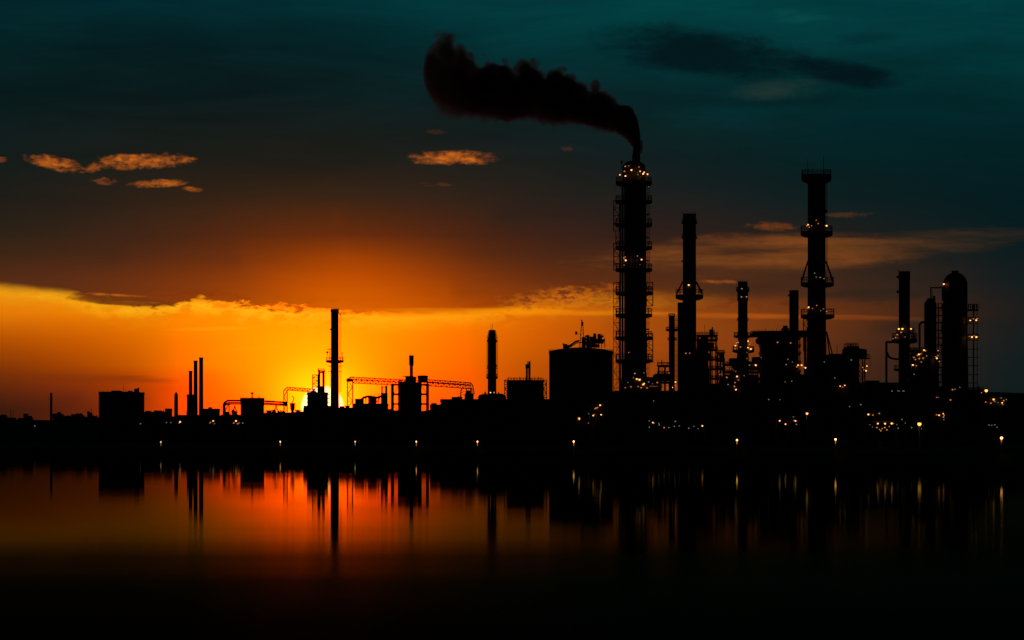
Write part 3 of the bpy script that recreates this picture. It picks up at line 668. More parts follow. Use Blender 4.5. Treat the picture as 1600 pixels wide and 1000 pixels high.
b = MB(); b.path([(s.x(1446), D-1, s.z(503.6)), (s.x(1440), D-1, s.z(503.6)), (s.x(1436.4), D-1, s.z(507)), (s.x(1436.4), D-1, s.z(560))], .34); b.build('pipe', RUST, rt)
for a, c2, k in ((1464,548,'o'),(1462,560,'w'),(1460.5,557.6,'o'),(1463.6,556,'o'),(1466,565,'o')): lamp(rt, s, a, c2, k, D-4)
D = 1500; rt, s = root('domed_vessel', 'fat dome-topped vessel, the rightmost tall structure of the refinery', 'vessel', D, 1492.5)
dome = [(1492.3-18.7*math.sin(q)-.3, 1492.3+18.7*math.sin(q)+.3, 445-19.5*math.cos(q)) for q in [k*PI/2/9 for k in range(1, 10)]]
shell(rt, s, dome+[(1473.4,1511.6,448),(1473.6,1512,520),(1473,1514,600)], cx=1492.6, n=40)
shell(rt, s, [(1488,1497,423),(1486.6,1498.6,424),(1487.6,1497.4,426),(1487.6,1497.4,430)], 'manway', cx=1492.4, base=False)
b = MB(); lattice(b, s.x(1466), s.x(1472.4), D-1.5, D+1.5, GZ, s.z(474), 12, .13, .09)
for k in range(12): b.box(s.x(1463.6), s.x(1474), D-1.8, D+1.8, s.z(482+k*11.6), s.z(480.4+k*11.6))
b.build('ladder_cage', STEEL, rt)
b = MB(); b.tube((s.x(1521), D-.4, s.z(476)), (s.x(1521), D-.4, GZ), .22, .22, 6); b.tube((s.x(1526.6), D-.4, s.z(476)), (s.x(1526.6), D-.4, GZ), .1, .1, 6); b.build('stair_tower', STEEL, rt)
for row, th in ((483.5,5),(504,3.5),(530,4),(545,1.6),(558,1.6),(571,1.8),(585,1.6),(598,1.6)):
    q = MB(); q.box(s.x(1510), s.x(1527.6), D-2.6, D+2.6, s.z(row+th*.5), s.z(row)); p = q.build('platform', STEEL, rt)
    if th > 2: q = MB(); rail_box(q, s.x(1512), s.x(1527.4), D-2.5, D+2.5, s.z(row), s.m(8), 5); q.build('railing', STEEL, p)
for a, c2, k in ((1473.4,444.2,'w'),(1514.6,501,'w'),(1523.8,500.6,'w'),(1517.2,526.8,'y'),(1524,526.8,'y'),(1519.6,498.4,'o'),(1513,526,'o'),(1525.4,498,'o'),(1520.6,524.6,'o')): lamp(rt, s, a, c2, k, D-3.2 if a > 1500 else D-s.m(14))
frame_unit('process_unit', 'low dim pump deck running along the foot of the domed vessel', 1470, 1468, 1532, 608, (620,), 12, 6, vessels=7, rail=3, seed=71, solid=611,
    masts=((1529,601,609,.12),(1505,603,609,.1)), lamps=((1496.4,605.6,'g'),(1485,609,'o'),(1463,621,'g'),(1482,625,'o'),(1489,608.4,'g')))
frame_unit('loading_gantry', 'small orange-lit gantry at the far right end of the refinery, below the hill line', 1130, 1536, 1570, 619, (631,), 8, 4, vessels=3, rail=3, seed=81, cat='gantry',
    lamps=((1537,628.4,'o'),(1549.2,624.2,'y'),(1551,627.4,'o'),(1562.6,629.4,'y'),(1561,622,'g'),(1569,624.4,'g'),(1545,630,'o'),(1565,626,'o'),(1556,629,'g'),(1563.4,632,'o')))
rt, s = root('light_mast', 'single amber lamp mast against the hill, right of the domed vessel', 1540 and 'lamp mast', 1300, 1541)
b = MB(); b.tube((s.x(1541), 1300.8, GZ), (s.x(1541), 1300.8, s.z(609)), .2, .1, 8); b.build('pole', POLE, rt); lamp(rt, s, 1541, 610.2, 'y', 1300, r=.42); lamp(rt, s, 1533.6, 613.5, 'o', 1300, arm=.2)
# solid halls that make the dark middle of the refinery
hall('control_building', 'long dark flat-roofed hall behind the foot of the tallest column', 'hall', 1600, 958, 1060, 611, 24)
hall('switch_house', 'long dark flat-roofed hall behind the two central stacks', 'hall', 1620, 1062, 1180, 600, 24)
hall('turbine_hall', 'dark hall behind the thick stack and long pipe bridge', 'hall', 1600, 1186, 1292, 596, 24)
hall('pump_house', 'dark low hall behind the waist-lit column and pipe loops', 'hall', 1560, 1398, 1470, 605, 24)
hall('stores_building', 'dark low hall behind the domed vessel reaching toward the hill', 'hall', 1580, 1470, 1536, 613, 24)
# ================================================================== big tank and its neighbours
D = 1700; rt, s = root('storage_tank', 'biggest drum-shaped tank with a clutter of machinery on its roof', 'tank', D, 907.5)
shell(rt, s, [(857.4,958.2,549.4),(857.4,958.2,553),(858,957.6,554),(858,957.6,640)], m=TANK, cx=907.8, n=48)
b = MB(); b.lathe(s.x(907.8), D, [(s.m(50.4), s.z(549.6)), (s.m(49.6), s.z(548.6)), (s.m(36), s.z(545.6)), (s.m(14), s.z(543.2)), (s.m(1), s.z(542.8))], 40); rf = b.build('roof', TANK, rt)
railing(rt, s, s.x(907.8), D, s.m(50), s.z(549.4), s.m(3), 40, rf, .045)
b = MB(); b.path([(s.x(879), D-2, s.z(537.5)), (s.x(884), D-2, s.z(540)), (s.x(890), D-2, s.z(540.5)), (s.x(899), D-2, s.z(534)), (s.x(905), D-2, s.z(532.4))], .35); b.path([(s.x(890), D-2, s.z(543)), (s.x(901), D-2, s.z(536)), (s.x(909), D-2, s.z(535))], .2); b.build('pipe', RUST, rt)
b = MB(); b.box(s.x(879.6), s.x(889.6), D-3, D+1, s.z(545), s.z(539.8)); b.box(s.x(882), s.x(886), D-2.6, D+.6, s.z(539.8), s.z(537.6)); b.build('equipment_housing', RUST, rt)
b = MB()
for sx in (-1, 1):
    b.tube((s.x(909+sx*3.4), D-1, s.z(543)), (s.x(909.6+sx*1.2), D-1, s.z(507)), .16, .12, 5)
for k in range(6): b.tube((s.x(909.2-3.2+k*.4), D-1, s.z(543-k*6)), (s.x(909.4+2.8-k*.35), D-1, s.z(538-k*6)), .09, .09, 4)
b.box(s.x(908), s.x(911.4), D-1.4, D-.4, s.z(509), s.z(502.5)); b.box(s.x(907.6), s.x(910), D-1.4, D-.4, s.z(501.6), s.z(499.8)); b.build('derrick', STEEL, rt)
b = MB(); b.tube((s.x(900.2), D-1, s.z(523)), (s.x(900.2), D-1, s.z(518)), .45, .45, 8); b.tube((s.x(900.2), D-1, s.z(521)), (s.x(908), D-1, s.z(523)), .08, .08, 4); b.build('lantern', STEEL, rt)
r = random.Random(8)
for a, c2, t0, t1 in ((909,915,527,543),(916,921,523.5,543),(921.5,927,526,543),(927,931,521,534),(933.6,938.6,522,534),(912,943,533,537),(939,945,530,534),(918,936,538,543)):
    MB().box(s.x(a), s.x(c2), D-2.2+r.uniform(-1,1), D+1.5, s.z(t1), s.z(t0)).build('equipment_housing', RUST, rt)
b = MB()
for px in (914,919,924,928.5,932,936,940,945): b.tube((s.x(px), D-2.4, s.z(544)), (s.x(px+r.uniform(-1,1)), D-2.4, s.z(521+r.uniform(0,7))), .16, .14, 5)
for k in range(22): b.tube((s.x(r.uniform(910,942)), D-2.6, s.z(r.uniform(524,542))), (s.x(r.uniform(910,944)), D-2.6, s.z(r.uniform(524,543))), .18, .18, 5)
b.build('pipe_cluster', RUST, rt)
D = 1750; rt, s = root('scaffolded_tank', 'squat tank wrapped in scaffold stairs with a twin vent on top', 'tank', D, 821)
shell(rt, s, [(792,849.6,594),(792,849.6,640)], m=TANK, cx=820.8, n=40)
railing(rt, s, s.x(820.8), D, s.m(28.4), s.z(594), s.m(3.4), 30, rt, .06)
spikes(rt, s, [(795+k*3.1+(k % 3)*.6, 588+(k*7 % 5)*.7, 594, .13) for k in range(17)], 'guard_post')
for a, c2 in ((788.4,794),(848.6,854)):
    b = MB(); lattice(b, s.x(a), s.x(c2), D-1.4, D+1.4, GZ, s.z(594), 15, .2, .2); b.build('scaffold_stair', STEEL, rt)
b = MB(); lattice(b, s.x(800), s.x(804), D-s.m(27)-2, D-s.m(27), GZ, s.z(596), 12, .1, .09); b.build('scaffold_stair', STEEL, rt)
b = MB(); b.tube((s.x(823.2), D, s.z(594)), (s.x(823.2), D, s.z(569)), .38, .38, 10); b.tube((s.x(827.2), D, s.z(594)), (s.x(827.2), D, s.z(565)), .42, .42, 10); b.box(s.x(821), s.x(829), D-1, D+1, s.z(575.4), s.z(569)); b.build('vent', RUST, rt)
spikes(rt, s, [(824.4,563.6,569,.16),(828,562.6,566,.1)])
D = 1700; rt, s = root('chimney_stack', 'lone stepped stack left of the scaffolded tank, lamps round its foot', 'stack', D, 768.8)
shell(rt, s, [(765,773.6,516.6),(765,773.6,519),(763.6,775,521),(763,776,532),(762.2,775.4,534),(762,775.2,589),(761.8,775.6,640)], m=CONC, cx=768.8)
spikes(rt, s, [(767.2,506,517,.08),(769.6,505,517,.08)], 'antenna')
platform(rt, s, 769, 517.4, 1.4, 5.6, 4.6, 1.5, n=8); platform(rt, s, 769, 531.5, 3.4, 8.4, 6.5, 7, n=12); platform(rt, s, 768.9, 588.6, 3.6, 9.2, 6.6, 4, n=10); platform(rt, s, 768.9, 575, 1.2, 8, 6.6, 2.5, n=8)
platform(rt, s, 769, 522, 1.4, 7, 6, 3, n=8); platform(rt, s, 768.9, 571, 1, 7.8, 6.6, 0.8, n=8)
ladder(rt, s, 777, 534, 588, D-.6, 1.3, False); ladder(rt, s, 761.2, 534, 588, D-.6, 1.1, False)
for a, c2, k in ((766.4,613.6,'w'),(773,613.6,'w'),(759.4,619,'w'),(779.4,620,'g'),(762,616.8,'o')): lamp(rt, s, a, c2, k, D-8)
frame_unit('process_unit', 'low round-shouldered pipework round the foot of the lone stepped stack', 1690, 755, 783, 617.5, (628,), 9, 3, vessels=6, rail=2.5, seed=91, masts=((758,612,618,.4),(779,613,618,.4),(764,610,618,.5),(774,609,618,.5)))
hall('warehouse', 'long flat warehouse between the trestle conveyor and the biggest tank', 'warehouse', 1760, 689, 870, 624, 26, masts=((692,619,624,.1),(788,618.5,624,.07)), tops=((706,716,621),))
hall('annexe', 'small low annexe at the left end of the long flat warehouse', 'building', 1770, 672.5, 688.6, 632, 14, tops=((674,682,630.4),))
# ================================================================== LEFT: the farther works against the sun
# trestle conveyor and the tower it feeds
D = 2300; rt, s = root('trestle_conveyor', 'lattice conveyor bridge sloping down both sides of the boiler tower', 'conveyor', D, 640)
b = MB(); truss(b, (s.x(548), D, s.z(589)), (s.x(640), D, s.z(594)), s.m(3.8), 3.6, 22, .26, .15)
truss(b, (s.x(552), D, s.z(593.5)), (s.x(640), D, s.z(598)), s.m(5), 3.6, 20, .24, .14); b.build('gallery', STEEL, rt)
b = MB(); truss(b, (s.x(668), D, s.z(593)), (s.x(735.5), D, s.z(598)), s.m(3.8), 3.6, 17, .26, .15)
truss(b, (s.x(664), D, s.z(597.5)), (s.x(736), D, s.z(602.5)), s.m(5), 3.6, 17, .24, .14); b.build('gallery', STEEL, rt)
b = MB(); lattice(b, s.x(543), s.x(551), D-2.5, D+2.5, GZ, s.z(594), 9, .26, .16)
b.box(s.x(541.6), s.x(551.6), D-3, D+3, s.z(596.5), s.z(592)); b.tube((s.x(542), D, s.z(593)), (s.x(549), D, s.z(589)), .35, .35, 5); b.build('trestle', STEEL, rt)
b = MB()
for a, c2 in ((721,712),(729,722),(735,742),(737,744)):
    for y in (-2, 2): b.tube((s.x(a), D+y, s.z(606)), (s.x(c2), D+y*1.6, GZ), .24, .24, 5)
for k in range(4): b.tube((s.x(718-k*2.2), D-2, s.z(611+k*5)), (s.x(728-k*1.5), D-2, s.z(606+k*5)), .15, .15, 4)
b.path([(s.x(735), D, s.z(598)), (s.x(738.5), D, s.z(602)), (s.x(741), D, s.z(616))], .28); b.build('trestle', STEEL, rt)
for a, c2, t0, t1, yy in ((726,740,615,630,0),(713,722,620,630,1),(729,736,610,630,2)):
    MB().box(s.x(a), s.x(c2), D-3+yy, D+3+yy, s.z(t1), s.z(t0)).build('hopper', RUST, rt)
D = 2280; rt, s = root('boiler_tower', 'open-sided boiler tower with one stubby chimney, where both conveyors meet', 'tower', D, 641)
MB().box(s.x(622.4), s.x(658.4), D-9, D+9, GZ-.2, s.z(597.5)).build('casing', BRICK, rt)
b = MB(); 
for px in (613.2, 668):
    for y in (-7, 7): b.box(s.x(px-1.9), s.x(px+1.9), D+y-.6, D+y+.6, GZ-.2, s.z(599.6))
for row, h in ((600,2.6),(614.6,2.8),(630,2.6),(643,2)):
    for y in (-7, 7): b.box(s.x(613), s.x(668.4), D+y-.4, D+y+.4, s.z(row+h), s.z(row))
for px in (614,667.5):
    for row in (600,615,630): b.box(s.x(px)-.3, s.x(px)+.3, D-7, D+7, s.z(row+2), s.z(row))
b.tube((s.x(615), D-7, s.z(617)), (s.x(622), D-7, s.z(604)), .18, .18, 4); b.tube((s.x(615), D-7, s.z(633)), (s.x(622), D-7, s.z(642)), .18, .18, 4); b.tube((s.x(659), D-7, s.z(604)), (s.x(666), D-7, s.z(613)), .18, .18, 4)
b.build('frame', STEEL, rt)
MB().box(s.x(633.4), s.x(650), D-5, D+5, s.z(598), s.z(588.6)).box(s.x(629.6), s.x(646), D-4, D+4, s.z(588.6), s.z(587.4)).build('penthouse', BRICK, rt)
shell(rt, s, [(639,646.6,555),(639,646.6,570.6),(640.2,645.4,571.6),(640.2,645.4,589)], 'chimney', m=CONC, cx=642.8, base=False)
b = MB(); b.lathe(s.x(660.6), D, [(s.m(7.2), s.z(598)), (s.m(8.3), s.z(588.4)), (s.m(8.3), s.z(587.2)), (s.m(5), s.z(586.4))], 20); b.build('cyclone', RUST, rt)
spikes(rt, s, [(624.6,590.8,598,.2),(626,592,598,.12),(650.6,586,592,.12)])
b = MB(); rail_box(b, s.x(623), s.x(658), D-8.6, D+8.6, s.z(597.5), s.m(3.6), 12); b.build('railing', STEEL, rt)
D = 2350; rt, s = hall('furnace_hall', 'humped furnace hall under the left conveyor slope, twin stubs at its right end', 'hall', D, 552, 606, 630.5, 20)
b = MB()
pts = [(555,630.4),(562,624.6),(568,619.6),(575,617.8),(583,618.6),(590,619.6),(596,617.4),(600,617.4)]
for (a, ra), (c2, rb) in zip(pts, pts[1:]):
    i = len(b.v)
    for y in (D-5, D+5): b.v += [(s.x(a), y, s.z(ra)), (s.x(c2), y, s.z(rb)), (s.x(c2), y, s.z(rb+3.4)), (s.x(a), y, s.z(ra+3.4))]
    b._f((i,i+1,i+2,i+3),(i+7,i+6,i+5,i+4),(i,i+4,i+5,i+1),(i+3,i+2,i+6,i+7),(i,i+3,i+7,i+4),(i+1,i+5,i+6,i+2))
for a, c2 in ((555,567.6),(575.4,587.6)): b.box(s.x(a), s.x(c2), D-4.4, D+4.4, s.z(631), s.z(623 if a == 555 else 621.4))
for a, c2 in ((567.4,568.4),(571.2,571.8),(587.4,588.4),(591,591.8)): b.box(s.x(a), s.x(c2), D-4, D+4, s.z(631), s.z(620.6))
b.tube((s.x(588), D, s.z(629)), (s.x(593), D, s.z(622)), .25, .25, 5); b.build('gallery', RUST, rt)
spikes(rt, s, [(580,615,620,.2),(584.6,614.8,620,.15),(592,614.4,619,.2)])
b = MB(); b.box(s.x(595.4), s.x(605.6), D-4, D+4, s.z(640), s.z(614)); b.build('silo', BRICK, rt)
b = MB(); b.lathe(s.x(596.8), D, [(s.m(1.4), s.z(615)), (s.m(1.4), s.z(604)), (s.m(1.9), s.z(603.6)), (s.m(1.9), s.z(603))], 12); b.lathe(s.x(603.4), D, [(s.m(1.9), s.z(615)), (s.m(1.9), s.z(602.6))], 12); b.tube((s.x(597), D, s.z(606)), (s.x(603), D, s.z(604.6)), .2, .2, 4); b.build('chimney', CONC, rt)
# stack in front of the sun
D = 2200; rt, s = root('chimney_stack', 'tall slender stack standing directly in front of the sun', 'stack', D, 523)
shell(rt, s, [(517.2,530.2,483),(517.2,530.2,487),(517.8,529.8,488),(517.4,529.8,560),(516.6,529.4,590),(515.8,529.2,645)], m=CONC, cx=523)
spikes(rt, s, [(518+k*2.7, 480.6+(k % 2)*.6, 484, .12) for k in range(5)], 'lightning_rod')
for sx, row in ((531.4,491.6),(516.4,514.6)): MB().box(s.x(sx-1), s.x(sx+1), D-.5, D+.5, s.z(row+1.3), s.z(row-1.3)).build('bracket', STEEL, rt)
platform(rt, s, 523.2, 562.6, 5, 14, 7, 4.5, n=14)
ladder(rt, s, 532.2, 490, 612, D-.5, 1.6, False)
for k in range(5): MB().box(s.x(512.4), s.x(534), D-1.4, D+1.4, s.z(572.6+k*8.4), s.z(571.8+k*8.4)).build('bracket', STEEL, rt) if k < 2 else None
b = MB(); b.ball((s.x(511.4), D-1, s.z(550.6)), s.m(1.9), 10, 6); b.tube((s.x(511.4), D-1, s.z(556)), (s.x(511.4), D-1, s.z(550)), .2, .2, 4); b.tube((s.x(511.4), D-1, s.z(546)), (s.x(517), D-1, s.z(545)), .25, .25, 4); b.tube((s.x(515.4), D-1, s.z(562)), (s.x(515.4), D-1, s.z(545)), .2, .2, 4); b.build('dish', STEEL, rt)
b = MB(); b.tube((s.x(534.6), D-1, s.z(562)), (s.x(534.6), D-1, s.z(552)), .18, .18, 4); b.box(s.x(533.6), s.x(535.8), D-1.4, D-.6, s.z(552.6), s.z(551)); b.build('sensor', STEEL, rt)
D = 2230; rt, s = hall('kiln_house', 'bulky kiln house with twin columns on top, partly covering the sun', 'building', D, 481, 511.5, 613, 16, tops=((486,494,611.6),), masts=((482.6,610,614,.2),))
MB().box(s.x(475), s.x(520), D-6, D+8, GZ-.2, s.z(634)).build('base_block', BRICK, rt)
for a, c2, t0 in ((496.8,500.6,578.4),(503.4,507.4,579.4)):
    b = MB(); b.lathe(s.x((a+c2)/2), D, [(s.m(c2-a)/2, s.z(614)), (s.m(c2-a)/2, s.z(t0+2)), (s.m(c2-a)/2+.2, s.z(t0+1.6)), (s.m(c2-a)/2+.2, s.z(t0))], 14); b.build('column', RUST, rt)
b = MB(); b.box(s.x(497), s.x(507.4), D-1, D+1, s.z(583), s.z(580.4)); b.box(s.x(497), s.x(507.4), D-1, D+1, s.z(614), s.z(603)); rail_box(b, s.x(497), s.x(507.2), D-1.4, D+1.4, s.z(580.4), s.m(4), 4); b.build('deck', RUST, rt)
spikes(rt, s, [(497.6,575,580,.22),(505.8,577,581,.18)])
b = MB(); lattice(b, s.x(488.4), s.x(496.6), D-2, D+2, s.z(614), s.z(585.6), 6, .2, .16); b.build('ladder_cage', STEEL, rt)
for row in (616,622,628): MB().box(s.x(479.4), s.x(513.4), D-9, D+9, s.z(row+1), s.z(row)).build('ledge', STEEL, rt)
hall('low_building', 'low building at the foot of the sun-side stack, right of the kiln house', 'building', 2260, 510, 556, 637, 18, tops=((531,538,635),(540,546,634.4)))
hall('low_building', 'low dark block left of the boiler tower foot, below the humped furnace hall', 'building', 2240, 556, 624, 641, 18, tops=((600,612,639.4),))
hall('low_building', 'low dark block right of the boiler tower foot', 'building', 2240, 622, 690, 645, 18, tops=((640,652,642),(671,684,641)))
# left conveyor with its leg
D = 2350; rt, s = root('pipe_gantry', 'small lattice gantry left of the sun ending in a tall square leg', 'gantry', D, 452)
b = MB(); truss(b, (s.x(449.6), D, s.z(605)), (s.x(492), D, s.z(608)), s.m(4.6), 3, 11, .24, .15); b.build('gallery', STEEL, rt)
b = MB(); lattice(b, s.x(443.4), s.x(448.8), D-2, D+2, GZ, s.z(610), 8, .24, .15); b.tube((s.x(443.4), D-1.5, s.z(610)), (s.x(449.6), D-1.5, s.z(604.8)), .28, .28, 5); b.tube((s.x(448.8), D-1.5, s.z(610)), (s.x(452), D-1.5, s.z(607)), .2, .2, 5); b.build('trestle', STEEL, rt)
D = 2300; rt, s = root('pipe_rack', 'low double pipe run passing behind the round tank and bending down at left', 'pipe rack', D, 400)
for k, (dz, rr) in enumerate(((0,.5),(3.2,.38),(5.4,.3))):
    b = MB(); b.path([(s.x(349.2+k), D+k, GZ+4), (s.x(349.2+k), D+k, s.z(633)), (s.x(351+k), D+k, s.z(628.6+dz*.7)), (s.x(356+k), D+k, s.z(626+dz)), (s.x(400), D+k, s.z(626+dz)), (s.x(449), D+k, s.z(629+dz*.9))], rr); b.build('pipe', RUST, rt)
b = MB()
for a, c2 in ((350,358),): lattice(b, s.x(a), s.x(c2), D-2, D+2, GZ, s.z(630), 4, .24, .16)
for a, c2 in ((425,433),(436,430),(362,368),(371,366)): b.tube((s.x(a), D, s.z(645)), (s.x(c2), D, s.z(634)), .28, .28, 5)
b.build('trestle', STEEL, rt)
D = 2250; rt, s = root('storage_tank', 'round tank with a mushroom vent, left of the small lattice gantry', 'tank', D, 394)
shell(rt, s, [(375,413.4,621.6),(375,413.4,624.4),(375.6,412.8,625),(375.6,412.8,655)], m=TANK, cx=394.2, n=36)
spikes(rt, s, [(376+k*3.3, 619.6+(k*5 % 3)*.5, 622, .12) for k in range(12)]+[(404.6,616.6,622,.2)], 'guard_post')
b = MB(); b.lathe(s.x(394), D, [(s.m(1.1), s.z(622)), (s.m(1.1), s.z(616)), (s.m(2.3), s.z(615)), (s.m(2.3), s.z(613.6)), (s.m(1), s.z(612.8))], 14); b.build('vent', RUST, rt)
D = 2300; rt, s = root('hopper', 'small bucket-shaped hopper with a hook, just left of the sun', 'hopper', D, 457)
b = MB(); b.lathe(s.x(457), D, [(s.m(1.8), s.z(645)), (s.m(2.6), s.z(641.6)), (s.m(3.8), s.z(638)), (s.m(4.2), s.z(629.6))], 14); b.build('bin', RUST, rt)
b = MB(); b.path([(s.x(456), D, s.z(630)), (s.x(459), D, s.z(624)), (s.x(458.4), D, s.z(620.6)), (s.x(456), D, s.z(618.8))], .22); b.build('hook', STEEL, rt)
for i, (lab, x0, x1, top, tops) in enumerate((('low machinery block between the round tank and the hopper', 414, 452, 645, ((417,423,642.4),(426,431,640.6),(434,438,643),(441,446,643.2))),
        ('low ragged machinery block beneath the sun', 451, 484, 645, ((463,468,641.6),(474,481,639))),
        ('low machinery block between the three chimneys and the round tank', 346, 376, 648, ((352,358,643.6),(363,366,640.6),(367,370,644))),
        ('flat low shed just right of the three chimneys', 319, 342.6, 638.4, ((326,331,636.6),)),
        ('low ragged shed around the feet of the three chimneys', 286, 322, 648.5, ((292,297,643),(314,318,641.6))),
        ('low flat works building right of the big square block', 224.6, 262, 643.6, ((228,236,642.4),(241,249,641.8))),
        ('narrow two-storey block at the left of the single slim column', 259.4, 267.6, 638.4, ()),
        ('very low shed joining the slim column to the three chimneys', 262, 286, 650.6, ((278,283,648.8),)))):
    hall('works_building', lab, 'building', 2400+i*6, x0, x1, top, 12, tops=tops)
D = 2400
grp = 'row of three plain chimneys'
for lab, l, r_, top, wide in (('shortest of the three plain chimneys in a row', 295.2, 300.8, 579.4, 4), ('middle-height chimney of the three plain chimneys in a row', 302.8, 309, 563.4, 2.2), ('tallest and rightmost of the three plain chimneys in a row', 311.6, 318.2, 558.4, 2.2)):
    c = (l+r_)/2-(.6 if top < 560 else .3)
    rt, s = root('chimney', lab, 'chimney', D, c, grp); h = (r_-l)/2
    shell(rt, s, [(c-h+.6, c+h+.6, top), (c-h+.6, c+h+.6, top+3), (c-h+.8, c+h+.5, top+3.4), (c-h, c+h, 615), (c-h-.5, c+h, 648)], m=CONC, cx=c)
    b = MB(); b.lathe(s.x(c), D, [(s.m(h)-.02, s.z(top+.8)), (s.m(h)+.18, s.z(top+.8)), (s.m(h)+.18, s.z(top+.1)), (s.m(h)-.02, s.z(top+.1))], 20); b.build('rim', RUST, rt)
    D += 14
hall('duct_house', 'narrow duct tower leaning against the shortest plain chimney', 'building', 2420, 292.8, 302, 616.5, 8)
D = 2450; rt, s = root('slim_column', 'short bottle-topped column standing alone left of the three chimneys', 'column', D, 275)
shell(rt, s, [(274.6,275.6,612.4),(273.8,276.4,614),(272.4,278,616.4),(272.2,278.4,650)], m=CONC, cx=275.2)
D = 2500; rt, s = hall('cooling_block', 'large windowless square block on the far left skyline', 'building', D, 159.4, 221, 612.4, 40, m=CONC, tops=((177,189,611),(203,205,611)), masts=((193,600.5,613,.12),(196.6,602,613,.06),(162,609.5,613,.1)), doors=False)
b = MB(); b.tube((s.x(216.8), D-14, s.z(612.6)), (s.x(216.8), D-14, s.z(607.6)), 1.3, 1.3, 10); b.box(s.x(213.4), s.x(216), D-16, D-12, s.z(612.4), s.z(608.6)); b.tube((s.x(219.6), D-14, s.z(613)), (s.x(219.6), D-14, s.z(606)), .4, .4, 6); b.build('roof_unit', RUST, rt)
D = 2700; rt, s = root('chimney', 'thin lone chimney left of the large square block', 'chimney', D, 80)
shell(rt, s, [(78.4,82,614),(78.4,82.2,622),(77.8,82,660)], m=CONC, cx=80)
for i, (lab, x0, x1, top, tops, ms) in enumerate((('tiny far shed at the left edge of the picture', 0, 23, 652.4, ((2,8,648.6),), ((17,638.6,653,.2),(20.5,640.6,650,.15))),
        ('tiny far shed with a water-tank box left of the lone chimney', 30, 48, 653, ((37.4,43.4,646.6),), ()),
        ('tiny far sheds just right of the lone chimney', 84, 97, 649, ((86,93,646.6),(91,94.6,644)), ()),
        ('tiny far roofs between the lone chimney and square block', 100, 135, 651, ((104,110,649.6),(112,128,647.4),(120,127,646.4)), ()),
        ('tiny far shed topped by a spiky mast left of the square block', 134, 152, 652.6, ((137,146,649),(137,140,643),(140,144,645.6)), ((142.4,637.6,650,.25),)))):
    hall('far_shed', lab, 'shed', 2800+i*10, x0, x1, top, 12, tops=tops, masts=ms, doors=False)
def tree(lab, px, top, D, wd, seed, n=150):
    s = SC(D); x = s.x(px); zt = s.z(top); zb = s.z(657); zb = min(zb, zt-3); r = random.Random(seed)
    rt = thing('tree', lab, 'tree', (x, D, zb-1), 'scrubby trees on the left skyline')
    b = MB(); b.tube((x, D, zb-1.5), (x+.3, D, zt-(zt-zb)*.45), .28, .1, 7)
    for k in range(5):
        a = r.uniform(0, 2*PI); q = r.uniform(.2, .5); b.tube((x+.1, D, zb+(zt-zb)*q), (x+math.cos(a)*wd*.4, D+math.sin(a)*wd*.4, zb+(zt-zb)*(q+.3)), .1, .04, 5)
    b.build('trunk', BARK, rt); b = MB()
    for k in range(n):
        a = r.uniform(0, 2*PI); h = r.random()**.8; R = wd*.5*math.sqrt(r.random())*(1.15-abs(h-.35)); c = Vector((x+R*math.cos(a), D+R*math.sin(a), zb+(zt-zb)*(.22+.78*h)))
        u = Vector((r.gauss(0,1), r.gauss(0,1), r.gauss(0,1))).normalized(); w2 = u.cross(Vector((r.gauss(0,1), r.gauss(0,1), 1))).normalized(); g = r.uniform(.25, .6)
        i = len(b.v); b.v += [tuple(c+u*g), tuple(c+w2*g*.8), tuple(c-u*g), tuple(c-w2*g*.7)]; b._f((i, i+1, i+2, i+3))
    b.build('crown', LEAF, rt)
LEAF = mat('foliage', (.05,.07,.03), .8); BARK = mat('bark', (.08,.06,.05), .9)
for k, (px, top, wd, lab) in enumerate(((5,648,5,'small tree at the left edge, beside a tiny shed'),(46,650,4,'low bush left of the lone chimney'),(89,645.6,6,'bushy tree just right of the lone chimney'),(95,646.8,5,'second tree right of the lone chimney, a little lower'),
        (105,651,6,'low round bush left of the tiny far roofs'),(124,646,6,'taller tree rising above the tiny far roofs'),(148,650,5,'low tree just left of the large square block'),(252,641.6,5,'tree behind the flat works building'),
        (284,649.6,5,'low tree between slim column and three chimneys'),(365,642,5,'small tree left of the mushroom-vented tank'),(421,641,7,'rounded tree right of the mushroom-vented tank'),(438,641.6,6,'tree beside the leg of the small lattice gantry'),
        (466,640.6,7,'tree silhouetted just below the sun'),(682,640,7,'tree at the left end of the long flat warehouse'),(718,621.6,0,''))):
    if lab: tree(lab, px, top, 2480+k*4, wd, k)
# ================================================================== lights along the yard
def lit_frame(label, D, x0, x1, top, lamps, name='canopy', cat='canopy', solid=True):
    """open loading canopy with lamps under its roof"""
    rt, s = root(name, label, cat, D, (x0+x1)/2); X0, X1 = s.x(x0), s.x(x1)
    b = MB(); n = max(2, int((X1-X0)/5))
    for k in range(n+1):
        for y in (D-3, D+3): b.box(X0+(X1-X0)*k/n-.1, X0+(X1-X0)*k/n+.1, y-.1, y+.1, GZ-.1, s.z(top)-.25)
    for y in (D-3, D+3): b.box(X0, X1, y-.09, y+.09, s.z(top)-.5, s.z(top)-.255)
    for x in (X0, X1): b.box(x-.09, x+.09, D-2.9, D+2.9, s.z(top)-.48, s.z(top)-.26)
    b.build('frame', STEEL, rt)
    MB().box(X0-.5, X1+.5, D-3.6, D+3.6, s.z(top)-.25, s.z(top)).build('roof', ROOFM, rt)
    r = random.Random(int(x0))
    for k in range(n*2):
        q = MB(); x = r.uniform(X0, X1); rr = r.uniform(.3, .7); q.tube((x, D+1, GZ), (x, D+1, GZ+r.uniform(1, 2.6)), rr, rr, 10); q.build('drum', RUST, rt)
    for a, c2, k in lamps: lamp(rt, s, a, c2, k, D-3.9, arm=.8)
    return rt
